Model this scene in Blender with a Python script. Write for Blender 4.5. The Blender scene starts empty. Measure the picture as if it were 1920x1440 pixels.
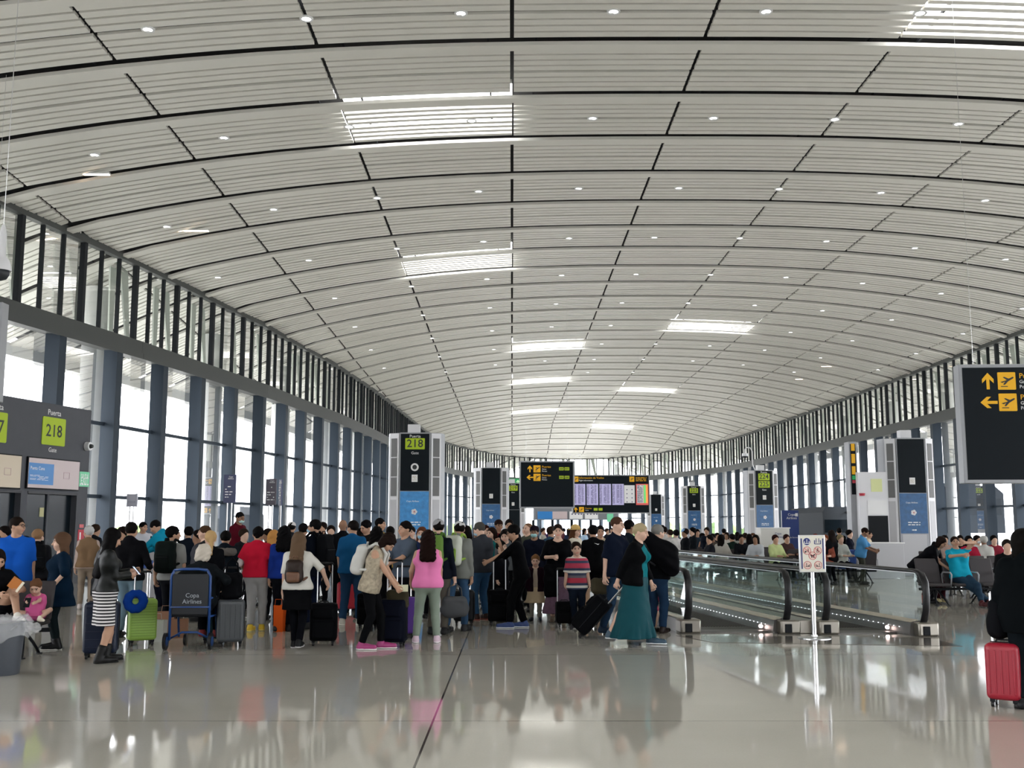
import bpy, bmesh, math, random
import numpy as np
from mathutils import Vector, Matrix, Euler
random.seed(7)
R = math.radians
sc = bpy.context.scene
COL = sc.collection
# ---------------------------------------------------------------- camera
FPX, HOR, CAMH = 2000.0, 985.0, 1.62
PITCH = math.atan((HOR - 720.0) / FPX)
cam_d = bpy.data.cameras.new('camera'); cam = bpy.data.objects.new('camera', cam_d); COL.objects.link(cam)
cam.location = (0, 0, CAMH); cam.rotation_euler = (math.pi/2 + PITCH, 0, 0)
cam_d.sensor_width = 36.0; cam_d.lens = FPX / 1920.0 * 36.0; cam_d.clip_end = 2000
sc.camera = cam
# ---------------------------------------------------------------- world, exposure
w = bpy.data.worlds.new('overcast_sky'); sc.world = w; w.use_nodes = True
nt = w.node_tree; bg = nt.nodes['Background']
tc = nt.nodes.new('ShaderNodeTexCoord'); sx = nt.nodes.new('ShaderNodeSeparateXYZ'); rp = nt.nodes.new('ShaderNodeValToRGB')
nt.links.new(tc.outputs['Generated'], sx.inputs[0]); nt.links.new(sx.outputs['Z'], rp.inputs[0]); nt.links.new(rp.outputs[0], bg.inputs[0])
rp.color_ramp.elements[0].position = 0.0; rp.color_ramp.elements[0].color = (0.94, 0.96, 1.0, 1)
rp.color_ramp.elements[1].position = 0.6; rp.color_ramp.elements[1].color = (1.0, 0.99, 0.97, 1)
bg.inputs[1].default_value = 1.0
vs = sc.view_settings
sc.display_settings.display_device = 'sRGB'
vs.view_transform = 'Standard'; vs.look = 'None'; vs.gamma = 1.0; vs.use_curve_mapping = False
vs.exposure = 3.65
cy = sc.cycles
cy.max_bounces = 7; cy.diffuse_bounces = 4; cy.glossy_bounces = 4; cy.transmission_bounces = 6; cy.transparent_max_bounces = 24
cy.caustics_reflective = False; cy.caustics_refractive = False; cy.use_denoising = True
cy.sample_clamp_indirect = 6.0
# ---------------------------------------------------------------- pixel helpers (1920x1440 frame)
def ray(u, v):
    x = (u - 960) / FPX; y = (720 - v) / FPX
    c, s = math.cos(PITCH), math.sin(PITCH)
    return Vector((x, c - y*s, s + y*c))
def at(u, v, Y):
    d = ray(u, v); return Vector((0, 0, CAMH)) + d * (Y / d.y)
def onfloor(u, v):
    d = ray(u, v); return Vector((0, 0, CAMH)) + d * (-CAMH / d.z)
# ---------------------------------------------------------------- materials
MATS = {}
def mat(name, col, rough=0.6, metal=0.0, emit=0.0, coat=0.0, bump=None, noise=None, spec=0.5, emcol=None):
    if name in MATS: return MATS[name]
    m = bpy.data.materials.new(name); m.use_nodes = True; MATS[name] = m
    n = m.node_tree; b = n.nodes['Principled BSDF']
    b.inputs['Base Color'].default_value = (*col, 1); b.inputs['Roughness'].default_value = rough
    b.inputs['Metallic'].default_value = metal; b.inputs['Specular IOR Level'].default_value = spec
    if coat: b.inputs['Coat Weight'].default_value = coat
    if emit: b.inputs['Emission Color'].default_value = (*(emcol or col), 1); b.inputs['Emission Strength'].default_value = emit
    if noise:      # (scale, amount): gentle procedural mottling of the colour
        t = n.nodes.new('ShaderNodeTexCoord'); z = n.nodes.new('ShaderNodeTexNoise'); z.inputs['Scale'].default_value = noise[0]; z.inputs['Detail'].default_value = 4
        x = n.nodes.new('ShaderNodeMix'); x.data_type = 'RGBA'; a = noise[1]
        x.inputs[6].default_value = (*[max(0, c*(1-a)) for c in col], 1); x.inputs[7].default_value = (*[min(1, c*(1+a)) for c in col], 1)
        n.links.new(t.outputs['Object'], z.inputs['Vector']); n.links.new(z.outputs['Fac'], x.inputs[0]); n.links.new(x.outputs[2], b.inputs['Base Color'])
        if emit: n.links.new(x.outputs[2], b.inputs['Emission Color'])
    if bump:       # (scale, strength)
        t = n.nodes.new('ShaderNodeTexCoord'); z = n.nodes.new('ShaderNodeTexNoise'); z.inputs['Scale'].default_value = bump[0]; z.inputs['Detail'].default_value = 3
        u = n.nodes.new('ShaderNodeBump'); u.inputs['Strength'].default_value = bump[1]; u.inputs['Distance'].default_value = 0.02
        n.links.new(t.outputs['Object'], z.inputs['Vector']); n.links.new(z.outputs['Fac'], u.inputs['Height']); n.links.new(u.outputs[0], b.inputs['Normal'])
    return m
def glass(name, tint, refl=0.08):
    if name in MATS: return MATS[name]
    m = bpy.data.materials.new(name); m.use_nodes = True; MATS[name] = m
    n = m.node_tree; n.nodes.remove(n.nodes['Principled BSDF']); out = n.nodes['Material Output']
    t = n.nodes.new('ShaderNodeBsdfTransparent'); t.inputs[0].default_value = (*tint, 1)
    g = n.nodes.new('ShaderNodeBsdfGlossy'); g.inputs[0].default_value = (1, 1, 1, 1); g.inputs['Roughness'].default_value = 0.01
    f = n.nodes.new('ShaderNodeLayerWeight'); f.inputs[0].default_value = 0.18
    mu = n.nodes.new('ShaderNodeMath'); mu.operation = 'MULTIPLY_ADD'; mu.inputs[1].default_value = 0.6; mu.inputs[2].default_value = refl; mu.use_clamp = True
    mx = n.nodes.new('ShaderNodeMixShader')
    n.links.new(f.outputs['Fresnel'], mu.inputs[0]); n.links.new(mu.outputs[0], mx.inputs[0]); n.links.new(t.outputs[0], mx.inputs[1]); n.links.new(g.outputs[0], mx.inputs[2]); n.links.new(mx.outputs[0], out.inputs[0])
    return m
def stripes(name, cols, axis, period, rough=0.8, wobble=0.0):
    """repeating colour bands along an object axis; cols = [(fraction_start, colour), ...]"""
    m = mat(name, cols[0][1], rough); n = m.node_tree; b = n.nodes['Principled BSDF']
    t = n.nodes.new('ShaderNodeTexCoord'); s = n.nodes.new('ShaderNodeSeparateXYZ'); n.links.new(t.outputs['Object'], s.inputs[0])
    d = n.nodes.new('ShaderNodeMath'); d.operation = 'DIVIDE'; d.inputs[1].default_value = period
    f = n.nodes.new('ShaderNodeMath'); f.operation = 'FRACT'; r = n.nodes.new('ShaderNodeValToRGB'); r.color_ramp.interpolation = 'CONSTANT'
    n.links.new(s.outputs['XYZ'.index(axis)], d.inputs[0]); n.links.new(d.outputs[0], f.inputs[0]); n.links.new(f.outputs[0], r.inputs[0]); n.links.new(r.outputs[0], b.inputs['Base Color'])
    e = r.color_ramp.elements
    e[0].position = cols[0][0]; e[0].color = (*cols[0][1], 1); e[1].position = cols[1][0]; e[1].color = (*cols[1][1], 1)
    for p, c in cols[2:]:
        q = e.new(p); q.color = (*c, 1)
    return m
def hexc(h):
    v = [int(h[i:i+2], 16)/255 for i in (0, 2, 4)]
    return tuple(c/12.92 if c <= .04045 else ((c+.055)/1.055)**2.4 for c in v)
def cm(h, rough=0.75, **k):
    c = hexc(h); cloth = rough >= .7
    if cloth:
        lum = sum(c)/3; f = .80 if lum > .12 else .72 if lum > .03 else .42; c = tuple(x*f for x in c); k.setdefault('spec', .06)
    elif sum(c) < .15: c = tuple(x*.6 for x in c); k.setdefault('spec', .22)
    return mat('cloth_%s' % h if cloth else 'finish_%s_%d' % (h, int(rough*100)), c, rough, **k)
# ---------------------------------------------------------------- mesh builder
class MB:
    def __init__(s): s.v = []; s.f = []
    def add(s, vs, fs):
        o = len(s.v); s.v += [tuple(p) for p in vs]; s.f += [tuple(i+o for i in f) for f in fs]; return s
    def box(s, x0, x1, y0, y1, z0, z1, M=None):
        vs = [(x, y, z) for z in (z0, z1) for y in (y0, y1) for x in (x0, x1)]
        if M is not None: vs = [M @ Vector(p) for p in vs]
        return s.add(vs, [(0,2,3,1),(4,5,7,6),(0,1,5,4),(2,6,7,3),(0,4,6,2),(1,3,7,5)])
    def bar(s, a, b, w, d, up=(0,0,1)):
        a, b = Vector(a), Vector(b); t = (b-a).normalized(); u = Vector(up)
        if abs(t.dot(u)) > .98: u = Vector((0,1,0))
        x = t.cross(u).normalized(); y = x.cross(t).normalized()
        vs = [p + x*w/2*i + y*d/2*j for p in (a, b) for j in (-1,1) for i in (-1,1)]
        return s.add(vs, [(0,2,3,1),(4,5,7,6),(0,1,5,4),(2,6,7,3),(0,4,6,2),(1,3,7,5)])
    def cyl(s, a, b, r0, r1=None, n=12, cap=True):
        a, b = Vector(a), Vector(b); r1 = r0 if r1 is None else r1; t = (b-a).normalized()
        u = Vector((0,0,1)) if abs(t.z) < .9 else Vector((1,0,0)); x = t.cross(u).normalized(); y = t.cross(x)
        vs = []
        for p, r in ((a, r0), (b, r1)):
            for i in range(n):
                c = 2*math.pi*i/n; vs.append(p + x*r*math.cos(c) + y*r*math.sin(c))
        fs = [(i, (i+1) % n, n+(i+1) % n, n+i) for i in range(n)]
        if cap: fs += [tuple(reversed(range(n))), tuple(range(n, 2*n))]
        return s.add(vs, fs)
    def tube(s, path, r, n=8, closed=False):
        path = [Vector(p) for p in path]; m = len(path); rs = r if isinstance(r, (list, tuple)) else [r]*m
        vs = []; prev = None
        for i, p in enumerate(path):
            a = path[(i-1) % m] if (closed or i > 0) else p; b = path[(i+1) % m] if (closed or i < m-1) else p
            t = (b-a).normalized()
            if prev is None:
                u = Vector((0,0,1)) if abs(t.z) < .9 else Vector((1,0,0)); x = t.cross(u).normalized()
            else: x = (prev - t*prev.dot(t)).normalized()
            prev = x; y = t.cross(x)
            for k in range(n):
                c = 2*math.pi*k/n; vs.append(p + (x*math.cos(c) + y*math.sin(c))*rs[i])
        fs = []
        for i in range(m if closed else m-1):
            j = (i+1) % m
            fs += [(i*n+k, i*n+(k+1) % n, j*n+(k+1) % n, j*n+k) for k in range(n)]
        if not closed: fs += [tuple(reversed(range(n))), tuple(range((m-1)*n, m*n))]
        return s.add(vs, fs)
    def lathe(s, prof, c=(0,0,0), n=20, cap=True):
        vs = [(c[0]+r*math.cos(2*math.pi*k/n), c[1]+r*math.sin(2*math.pi*k/n), c[2]+z) for r, z in prof for k in range(n)]
        fs = [(i*n+k, i*n+(k+1) % n, (i+1)*n+(k+1) % n, (i+1)*n+k) for i in range(len(prof)-1) for k in range(n)]
        if cap: fs += [tuple(reversed(range(n))), tuple(range((len(prof)-1)*n, len(prof)*n))]
        return s.add(vs, fs)
    def poly(s, pts, y0, y1):
        """prism: outline in XZ, from y0 (front) to y1 (back)"""
        n = len(pts)
        vs = [(x, y0, z) for x, z in pts] + [(x, y1, z) for x, z in pts]
        return s.add(vs, [tuple(range(n)), tuple(reversed(range(n, 2*n)))] + [(i, n+i, n+(i+1) % n, (i+1) % n) for i in range(n)])
    def ring(s, cx, cz, r, w, y0, y1, n=28):
        vs = []
        for rr, y in ((r-w, y0), (r, y0), (r, y1), (r-w, y1)):
            vs += [(cx+rr*math.cos(2*math.pi*k/n), y, cz+rr*math.sin(2*math.pi*k/n)) for k in range(n)]
        return s.add(vs, [(a*n+k, a*n+(k+1) % n, ((a+1) % 4)*n+(k+1) % n, ((a+1) % 4)*n+k) for a in range(4) for k in range(n)])
    def disc(s, cx, cz, r, y0, y1, n=24): return s.poly([(cx+r*math.cos(2*math.pi*k/n), cz+r*math.sin(2*math.pi*k/n)) for k in range(n)], y0, y1)
    def build(s, name, m, parent=None, smooth=False, bevel=0, label=None, loc=None):
        me = bpy.data.meshes.new(name); me.from_pydata(s.v, [], s.f); me.materials.append(m)
        bm = bmesh.new(); bm.from_mesh(me); bmesh.ops.recalc_face_normals(bm, faces=bm.faces); bm.to_mesh(me); bm.free()
        return link(name, me, parent, smooth, bevel, label, loc)
def link(name, me, parent=None, smooth=False, bevel=0, label=None, loc=None):
    o = bpy.data.objects.new(name, me); COL.objects.link(o); o.parent = parent
    if smooth:
        me.polygons.foreach_set('use_smooth', [True]*len(me.polygons))
        if smooth == 'a': me.set_sharp_from_angle(angle=R(40))
    if bevel:
        b = o.modifiers.new('bevel', 'BEVEL'); b.width = bevel; b.segments = 2; b.limit_method = 'ANGLE'; b.angle_limit = R(40)
        me.polygons.foreach_set('use_smooth', [True]*len(me.polygons)); me.set_sharp_from_angle(angle=R(40))
    if label: o['label'] = label
    if loc is not None: o.location = loc
    return o
def empty(name, loc=(0,0,0), rz=0.0, label=None, cat=None, group=None):
    o = bpy.data.objects.new(name, None); COL.objects.link(o); o.location = loc; o.rotation_euler = (0, 0, rz); o.empty_display_size = .1
    return tag(o, label, cat, group)
def tag(o, label=None, cat=None, group=None, kind=None):
    for k, v in (('label', label), ('category', cat), ('group', group), ('kind', kind)):
        if v: o[k] = v
    return o
def struct(o): o['kind'] = 'structure'; return o
def clone(root, loc=None, rz=None, label=None, group=None):
    def cp(o, par):
        c = o.copy(); COL.objects.link(c); c.parent = par
        for ch in KIDS.get(o.name, [x for x in o.children]): cp(ch, c)
        return c
    r = cp(root, None)
    if loc is not None: r.location = loc
    if rz is not None: r.rotation_euler = (0, 0, rz)
    if label: r['label'] = label
    if group: r['group'] = group
    return r
KIDS = {}
FONTC = {}
def text(s, size, m, parent, pos, align='CENTER', name='lettering', sx=1.0, face='-y', depth=.002, bold=0.0):
    """lettering as a mesh standing in XZ, reading from -Y; pos = centre baseline"""
    c = bpy.data.curves.new('t', 'FONT'); c.body = s; c.size = size; c.align_x = align; c.align_y = 'CENTER'; c.extrude = depth; c.resolution_u = 2; c.offset = bold
    t = bpy.data.objects.new('t', c); COL.objects.link(t)
    me = bpy.data.meshes.new_from_object(t); bpy.data.objects.remove(t); bpy.data.curves.remove(c)
    me.transform(Matrix.Translation(pos) @ Matrix.Rotation(math.pi/2, 4, 'X') @ Matrix.Diagonal((sx, 1, 1, 1)))
    me.materials.clear(); me.materials.append(m)
    return link(name, me, parent)
# ================================================================ setting
M_slat = mat('slat_white', (.675,.662,.62), .42, noise=(1.5,.05))
M_dark = mat('void_dark', (.035,.035,.038), .8)
M_frame = mat('frame_graphite', (.022,.025,.03), .6, spec=.15)
M_fin = mat('fin_bluegrey', (.030,.042,.058), .55, spec=.15)
M_beam = mat('beam_grey', (.075,.08,.08), .55, spec=.2)
M_white = mat('painted_white', (.72,.73,.74), .45)
M_grey = mat('panel_grey', (.33,.34,.36), .45)
M_steel = mat('brushed_steel', (.7,.7,.71), .28, metal=1.0)
M_black = mat('black_matte', (.006,.007,.009), .55, spec=.15)
M_rubber = mat('black_rubber', (.007,.007,.008), .4, spec=.3)
M_lampw = mat('lamp_white', (1,1,1), .5, emit=.8)
M_lampy = mat('lamp_warm', (1,.72,.5), .5, emit=1.2)
G_win = glass('window_glass', (.94,.95,.96), .04)
G_cle = glass('clerestory_glass', (.90,.92,.905), .05)
G_bal = glass('balustrade_glass', (.91,.955,.945), .05)
# floor: polished terrazzo with saw-cut joints
def floor_mat():
    m = mat('polished_terrazzo', (.40,.375,.335), .09, spec=.65); n = m.node_tree; b = n.nodes['Principled BSDF']; L = n.links.new
    g = n.nodes.new('ShaderNodeNewGeometry'); s = n.nodes.new('ShaderNodeSeparateXYZ'); L(g.outputs['Position'], s.inputs[0])
    z1 = n.nodes.new('ShaderNodeTexNoise'); z1.inputs['Scale'].default_value = .55; z1.inputs['Detail'].default_value = 5; L(g.outputs['Position'], z1.inputs['Vector'])
    z2 = n.nodes.new('ShaderNodeTexNoise'); z2.inputs['Scale'].default_value = 60; z2.inputs['Detail'].default_value = 2; L(g.outputs['Position'], z2.inputs['Vector'])
    def ma(op, a, bb, cl=False):
        q = n.nodes.new('ShaderNodeMath'); q.operation = op; q.use_clamp = cl
        for i, x in enumerate((a, bb)):
            if x is None: continue
            if isinstance(x, (int, float)): q.inputs[i].default_value = x
            else: L(x, q.inputs[i])
        return q.outputs[0]
    def line(axis, off, per, w):
        f = ma('FRACT', ma('DIVIDE', ma('SUBTRACT', s.outputs[axis], off - per/2), per), None)
        return ma('LESS_THAN', ma('ABSOLUTE', ma('SUBTRACT', f, .5), None), w/2/per)
    joint = ma('MAXIMUM', line(0, -.66, 8.8, .018), line(1, 9.2, 4.59, .012))
    mx = n.nodes.new('ShaderNodeMix'); mx.data_type = 'RGBA'; mx.inputs[6].default_value = (.36,.34,.30,1); mx.inputs[7].default_value = (.54,.515,.46,1)
    L(ma('ADD', ma('MULTIPLY', z1.outputs['Fac'], .75), ma('MULTIPLY', z2.outputs['Fac'], .25)), mx.inputs[0])
    mj = n.nodes.new('ShaderNodeMix'); mj.data_type = 'RGBA'; L(joint, mj.inputs[0]); L(mx.outputs[2], mj.inputs[6]); mj.inputs[7].default_value = (.06,.055,.05,1)
    L(mj.outputs[2], b.inputs['Base Color'])
    L(ma('ADD', ma('MULTIPLY', z1.outputs['Fac'], .08), .02), b.inputs['Roughness'])
    z3 = n.nodes.new('ShaderNodeTexNoise'); z3.inputs['Scale'].default_value = 1.3; z3.inputs['Detail'].default_value = 1; L(g.outputs['Position'], z3.inputs['Vector'])
    bu = n.nodes.new('ShaderNodeBump'); bu.inputs['Strength'].default_value = .07; bu.inputs['Distance'].default_value = .012; L(z3.outputs['Fac'], bu.inputs['Height']); L(bu.outputs[0], b.inputs['Normal'])
    return m
M_floor = floor_mat()
# ---- plan of the hall
LP = [(-15,-22),(0,-19.2),(29.3,-13.9),(35,-12.8),(40.9,-11.9),(46.5,-11.05),(52.9,-10.45),(58.2,-9.85),(64.7,-9.4),(70.4,-9.1),(83.9,-8.7),(100,-8.2),(108,-7.7),(114,-7.2),(118,-6.5),(123,-5.2),(128,-3.5),(136,-.9),(141,3.5)]
RP = [(-15,22.5),(20,23.3),(46,23.45),(80,23.4),(100,23.1),(108,22.7),(112,22.4),(115,21.8),(118,20.9),(122,20.0),(127,19),(132,17.3),(137,14.8),(141,12.5)]
def interp(P, y):
    return float(np.interp(y, [p[0] for p in P], [p[1] for p in P]))
def XL(y): return interp(LP, y)
def XR(y): return interp(RP, y)
MOD, Y0, BOW = 3.05, 23.2, 1.3
H_EDGE, H_CROWN, H_BEAM1, H_BEAM0 = 10.47, 12.65, 7.72, 7.19
def rise(yc): return (H_CROWN - H_EDGE) * (1 - max(0, min(1, (yc-114)/18))**1.3)
def ceil_pt(yc, X, dz=0.0):
    yl, yr = XL(yc-BOW), XR(yc-BOW)
    xm, hw = (yl+yr)/2, (yr-yl)/2
    s = (X-xm)/hw
    if abs(s) <= 1: z = H_EDGE + rise(yc)*(1-abs(s)**2.4)
    else: z = H_EDGE - (abs(s)-1)*hw*.5
    return (X, yc - BOW*min(s*s, 1.35), z+dz)
def bays(yc):
    l, r = XL(yc-BOW)-5.2, XR(yc-BOW)+5.2
    js = [x for x in np.arange(-26.4, 31, 4.4) if l+.3 < x < r-.3]
    return [l]+list(js)+[r]
SKY = {-1:(8.8,13.2), 1:(-4.4,.0), 6:(-4.4,0.0), 13:(0,4.4), 18:(0,4.4), 25:(0,4.4), 11:(8.8,13.2), 20:(8.8,13.2), 30:(8.8,13.2)}
JR = range(-11, 40)
slats, back, crossb = MB(), MB(), MB()
P_ = MOD/9.62
def strip(mb, ya, yb, x0, x1, zb, zt, n):
    xs = np.linspace(x0, x1, n+1); vs = []
    for X in xs:
        a = ceil_pt(ya, X); b = ceil_pt(yb, X)
        vs += [(a[0],a[1],a[2]+zb),(b[0],b[1],b[2]+zb),(b[0],b[1],b[2]+zt),(a[0],a[1],a[2]+zt)]
    fs = []
    for i in range(n):
        for k in range(4): fs.append((i*4+k, i*4+(k+1) % 4, i*4+4+(k+1) % 4, i*4+4+k))
    fs += [(0,3,2,1), (n*4, n*4+1, n*4+2, n*4+3)]
    mb.add(vs, fs)
for j in JR:
    yc = Y0 + MOD*j; bs = bays(yc)
    # wide rib right after the major gap, continuous over the hall
    y = yc + .12
    strip(slats, y, y+.30, bs[0], bs[-1], -.05, .04, 30)
    y += .30 + .045
    for k in range(8):
        if k == 4: y += .07
        for a, b in zip(bs[:-1], bs[1:]):
            if j in SKY and abs(a-SKY[j][0]) < .1:
                strip(slats, y+.05, y+.20, a-.0, b+.0, 0, .07, 4); continue
            strip(slats, y+.015, y+.24, a+.045, b-.045, 0, .07, 4 if b-a > 2 else 2)
        y += .255 + .047
    for a, b in zip(bs[:-1], bs[1:]):
        sk = SKY.get(j)
        cells = [(a, b)]
        if sk and abs(a-sk[0]) < .1: continue
        for p, q in cells:
            vs = []; nn = 4
            for X in np.linspace(p, q, nn+1):
                vs += [ceil_pt(yc, X, .42), ceil_pt(yc+MOD, X, .42)]
            back.add(vs, [(i*2, i*2+1, i*2+3, i*2+2) for i in range(nn)])
    # carrier rails above the slats
    for X in bs[1:-1]:
        for o in (-.55, .55):
            p, q = ceil_pt(yc, X+o, .12), ceil_pt(yc+MOD, X+o, .12)
            crossb.bar(p, q, .05, .06)
struct(slats.build('ceiling', M_slat))
struct(back.build('ceiling_backing', M_dark))
struct(crossb.build('ceiling_rail', M_frame))
# skylight wells
for n_, (j, (a, b)) in enumerate(sorted(SKY.items())):
    yc = Y0 + MOD*j; mb = MB()
    c = [ceil_pt(yc, a, .3), ceil_pt(yc, b, .3), ceil_pt(yc+MOD, b, .3), ceil_pt(yc+MOD, a, .3)]
    t = [(p[0], p[1], p[2]+.9) for p in c]
    mb.add(c+t, [(i, (i+1) % 4, 4+(i+1) % 4, 4+i) for i in range(4)])
    struct(mb.build('skylight_well', mat('well_white', (.9,.9,.9), .6)))
# floor and the ground outside
fl = MB(); pts = []
for y in np.arange(-15, 141.1, 4): pts.append((XL(y), y))
rp_ = [(XR(y), y) for y in np.arange(-15, 141.1, 4)][::-1]
n = len(pts); vs = [(x, y, 0) for x, y in pts+rp_]
fl.add(vs, [(i, i+1, 2*n-2-i, 2*n-1-i) for i in range(n-1)])
fl.add([(x, y, -.5) for x, y in pts+rp_], [(i, i+1, 2*n-2-i, 2*n-1-i) for i in range(n-1)])
struct(fl.build('floor', M_floor))
gr = MB(); gr.add([(-400,-100,-5),(400,-100,-5),(400,700,-5),(-400,700,-5)], [(0,1,2,3)])
struct(gr.build('ground', mat('apron_concrete', (.40,.40,.385), .8, noise=(.05,.1))))
# back wall of the hall behind the camera
bw = MB(); bw.box(-22, 22.5, -15.3, -15, 0, 12.7); struct(bw.build('wall_back', M_grey))
# ---- glazed walls
def path():
    P = [(x, y) for y, x in LP] + [(5.5,142.3),(8,142.8),(10.5,142.3)] + [(x, y) for y, x in RP][::-1]
    return [Vector((x, y, 0)) for x, y in P]
def walk(P, step, start):
    out = []; d = -start; 
    for a, b in zip(P[:-1], P[1:]):
        L = (b-a).length; t = (b-a).normalized()
        while d <= L:
            if d >= 0: out.append((a + t*d, t))
            d += step
        d -= L
    return out
P = path()
# distance along the path at which the left main post at Y=27.1 stands
def dist_at(y):
    d = 0
    for a, b in zip(P[:-1], P[1:]):
        if b.y >= y: return d + (b-a).length*(y-a.y)/(b.y-a.y)
        d += (b-a).length
ph = dist_at(29.3) % MOD
third = walk(P, MOD/3, -(ph % (MOD/3)))
k0 = round((dist_at(29.3)-(ph % (MOD/3)))/(MOD/3)) % 3
posts = {'left': MB(), 'far': MB(), 'right': MB()}; fins = {k: MB() for k in posts}; beams = {k: MB() for k in posts}; rails = {k: MB() for k in posts}
def side(p):
    if p.y > 112: return 'far'
    return 'left' if p.x < 5 else 'right'
def orient(p, t, inn=True):
    # frame: x along wall, y towards the inside
    nrm = Vector((t.y, -t.x, 0))     # right of travel = inside for this path (left wall travelling +Y)
    return Matrix(((t.x, nrm.x, 0, p.x), (t.y, nrm.y, 0, p.y), (0, 0, 1, 0), (0, 0, 0, 1)))
for i, (p, t) in enumerate(third):
    Mx = orient(p, t); main = (i % 3 == k0)
    w_, d_ = (.075, .12) if main else (.04, .07)
    posts[side(p)].box(-w_, w_, -.05, d_, H_BEAM1, H_EDGE+.05, Mx)
for k, (a, b) in enumerate(zip(third[:-1], third[1:])):
    s_ = side(a[0]); A, B = a[0], b[0]
    nrm = Vector((a[1].y, -a[1].x, 0))
    beams[s_].bar(A + Vector((0,0,(H_BEAM0+H_BEAM1)/2)) + nrm*.12, B + Vector((0,0,(H_BEAM0+H_BEAM1)/2)) + nrm*.12, .55, H_BEAM1-H_BEAM0)
    beams[s_].bar(A + Vector((0,0,H_BEAM0+.03)) + nrm*.42, B + Vector((0,0,H_BEAM0+.03)) + nrm*.42, .06, .2)
    beams[s_].bar(A + Vector((0,0,H_EDGE-.02)) + nrm*.04, B + Vector((0,0,H_EDGE-.02)) + nrm*.04, .22, .26)
    for z in (2.52, 4.81): rails[s_].bar(A + Vector((0,0,z)) + nrm*.02, B + Vector((0,0,z)) + nrm*.02, .12, .11)
    rails[s_].bar(A + Vector((0,0,.12)), B + Vector((0,0,.12)), .2, .24)
lower = walk(P, MOD, MOD-((ph + MOD*.55) % MOD) if (ph + MOD*.55) % MOD else 0)
for i, (p, t) in enumerate(lower):
    Mx = orient(p, t)
    fins[side(p)].box(-.17, .17, -.05, .42, 0, H_BEAM0, Mx)
for k in posts:
    struct(beams[k].build('wall_%s' % k, M_beam))
    struct(posts[k].build('wall_%s_clerestory_post' % k, M_frame))
    struct(fins[k].build('wall_%s_fin' % k, M_fin))
    struct(rails[k].build('wall_%s_transom' % k, M_fin))
for n_, (z0, z1, G) in enumerate(((H_BEAM1, H_EDGE, G_cle), (0, H_BEAM0, G_win))):
    for q, k in enumerate(('left', 'far', 'right')):
        mb = MB()
        for a, b in zip(third[:-1], third[1:]):
            if side(a[0]) == k: mb.add([(a[0].x,a[0].y,z0),(b[0].x,b[0].y,z0),(b[0].x,b[0].y,z1),(a[0].x,a[0].y,z1)], [(0,1,2,3)])
        struct(mb.build('window_%d' % (n_*3+q+1), G))
# outside: soffit fascia, round columns, pale strut plates behind the clerestory
fas = MB(); cols = []; strut = MB()
mains = [x for i, x in enumerate(third) if i % 3 == k0]
for a, b in zip(mains[:-1], mains[1:]):
    na, nb = Vector((-a[1].y, a[1].x, 0)), Vector((-b[1].y, b[1].x, 0))
    fas.bar(a[0]+na*5.25+Vector((0,0,7.75)), b[0]+nb*5.25+Vector((0,0,7.75)), .5, .45)
struct(fas.build('roof_fascia', M_white))
for i, (p, t) in enumerate(mains):
    n_ = Vector((-t.y, t.x, 0))
    for s_, wt, wb, lean in ((-1, .26, .14, 0), (1, .34, .10, .75)):
        q = p + n_*.55 + t*.35*s_
        top = [q - t*wt, q + t*wt*.5]; bot = [q + t*(lean*.7 - wb), q + t*(lean*.7 + wb*.5)]
        vs = [Vector((v.x, v.y, H_EDGE)) for v in top] + [Vector((v.x, v.y, H_BEAM0+.1)) for v in bot[::-1]]
        strut.add(vs + [v + n_*.06 for v in vs], [(0,1,2,3),(7,6,5,4),(0,4,5,1),(1,5,6,2),(2,6,7,3),(3,7,4,0)])
    if i % 3 == 1:
        c = p + n_*1.3
        col = MB().cyl((c.x, c.y, -5), (c.x, c.y, 9.6), .45, n=24); cols.append(struct(col.build('column', mat('column_concrete', (.50,.51,.51), .75, noise=(2,.12)), smooth='a')))
struct(strut.build('roof_strut', mat('strut_pale', (.62,.67,.62), .5)))
# ceiling downlights in the middle gap of every other module
DL = None
for j in range(-3, 18, 2):
    yc = Y0 + MOD*j + 1.69
    for kx in range(-6, 8):
        X = -1.1 + 3.3*kx
        if not (XL(yc-BOW)+1.2 < X < XR(yc-BOW)-1.2): continue
        c = Vector(ceil_pt(yc, X, -.012)); 
        u = (c - Vector((0,0,CAMH))); cz = u.y*math.cos(PITCH)+u.z*math.sin(PITCH)
        if cz <= 0: continue
        px = 960 + FPX*u.x/cz; py = 720 - FPX*(u.z*math.cos(PITCH)-u.y*math.sin(PITCH))/cz
        if not (-30 < px < 1950 and -30 < py < 700): continue
        if DL is None:
            DL = empty('downlight', c, 0, 'small round recessed downlight glowing in a slot of the slatted ceiling', 'ceiling light', 'round downlights in the ceiling slots')
            MB().lathe([(.10,.0),(.145,.0),(.15,.03),(.10,.06)], n=20, cap=False).build('trim_ring', M_white, DL, 'a')
            MB().lathe([(.001,.012),(.10,.012)], n=20, cap=False).build('lens', M_lampw, DL)
        else: clone(DL, c)
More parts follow.
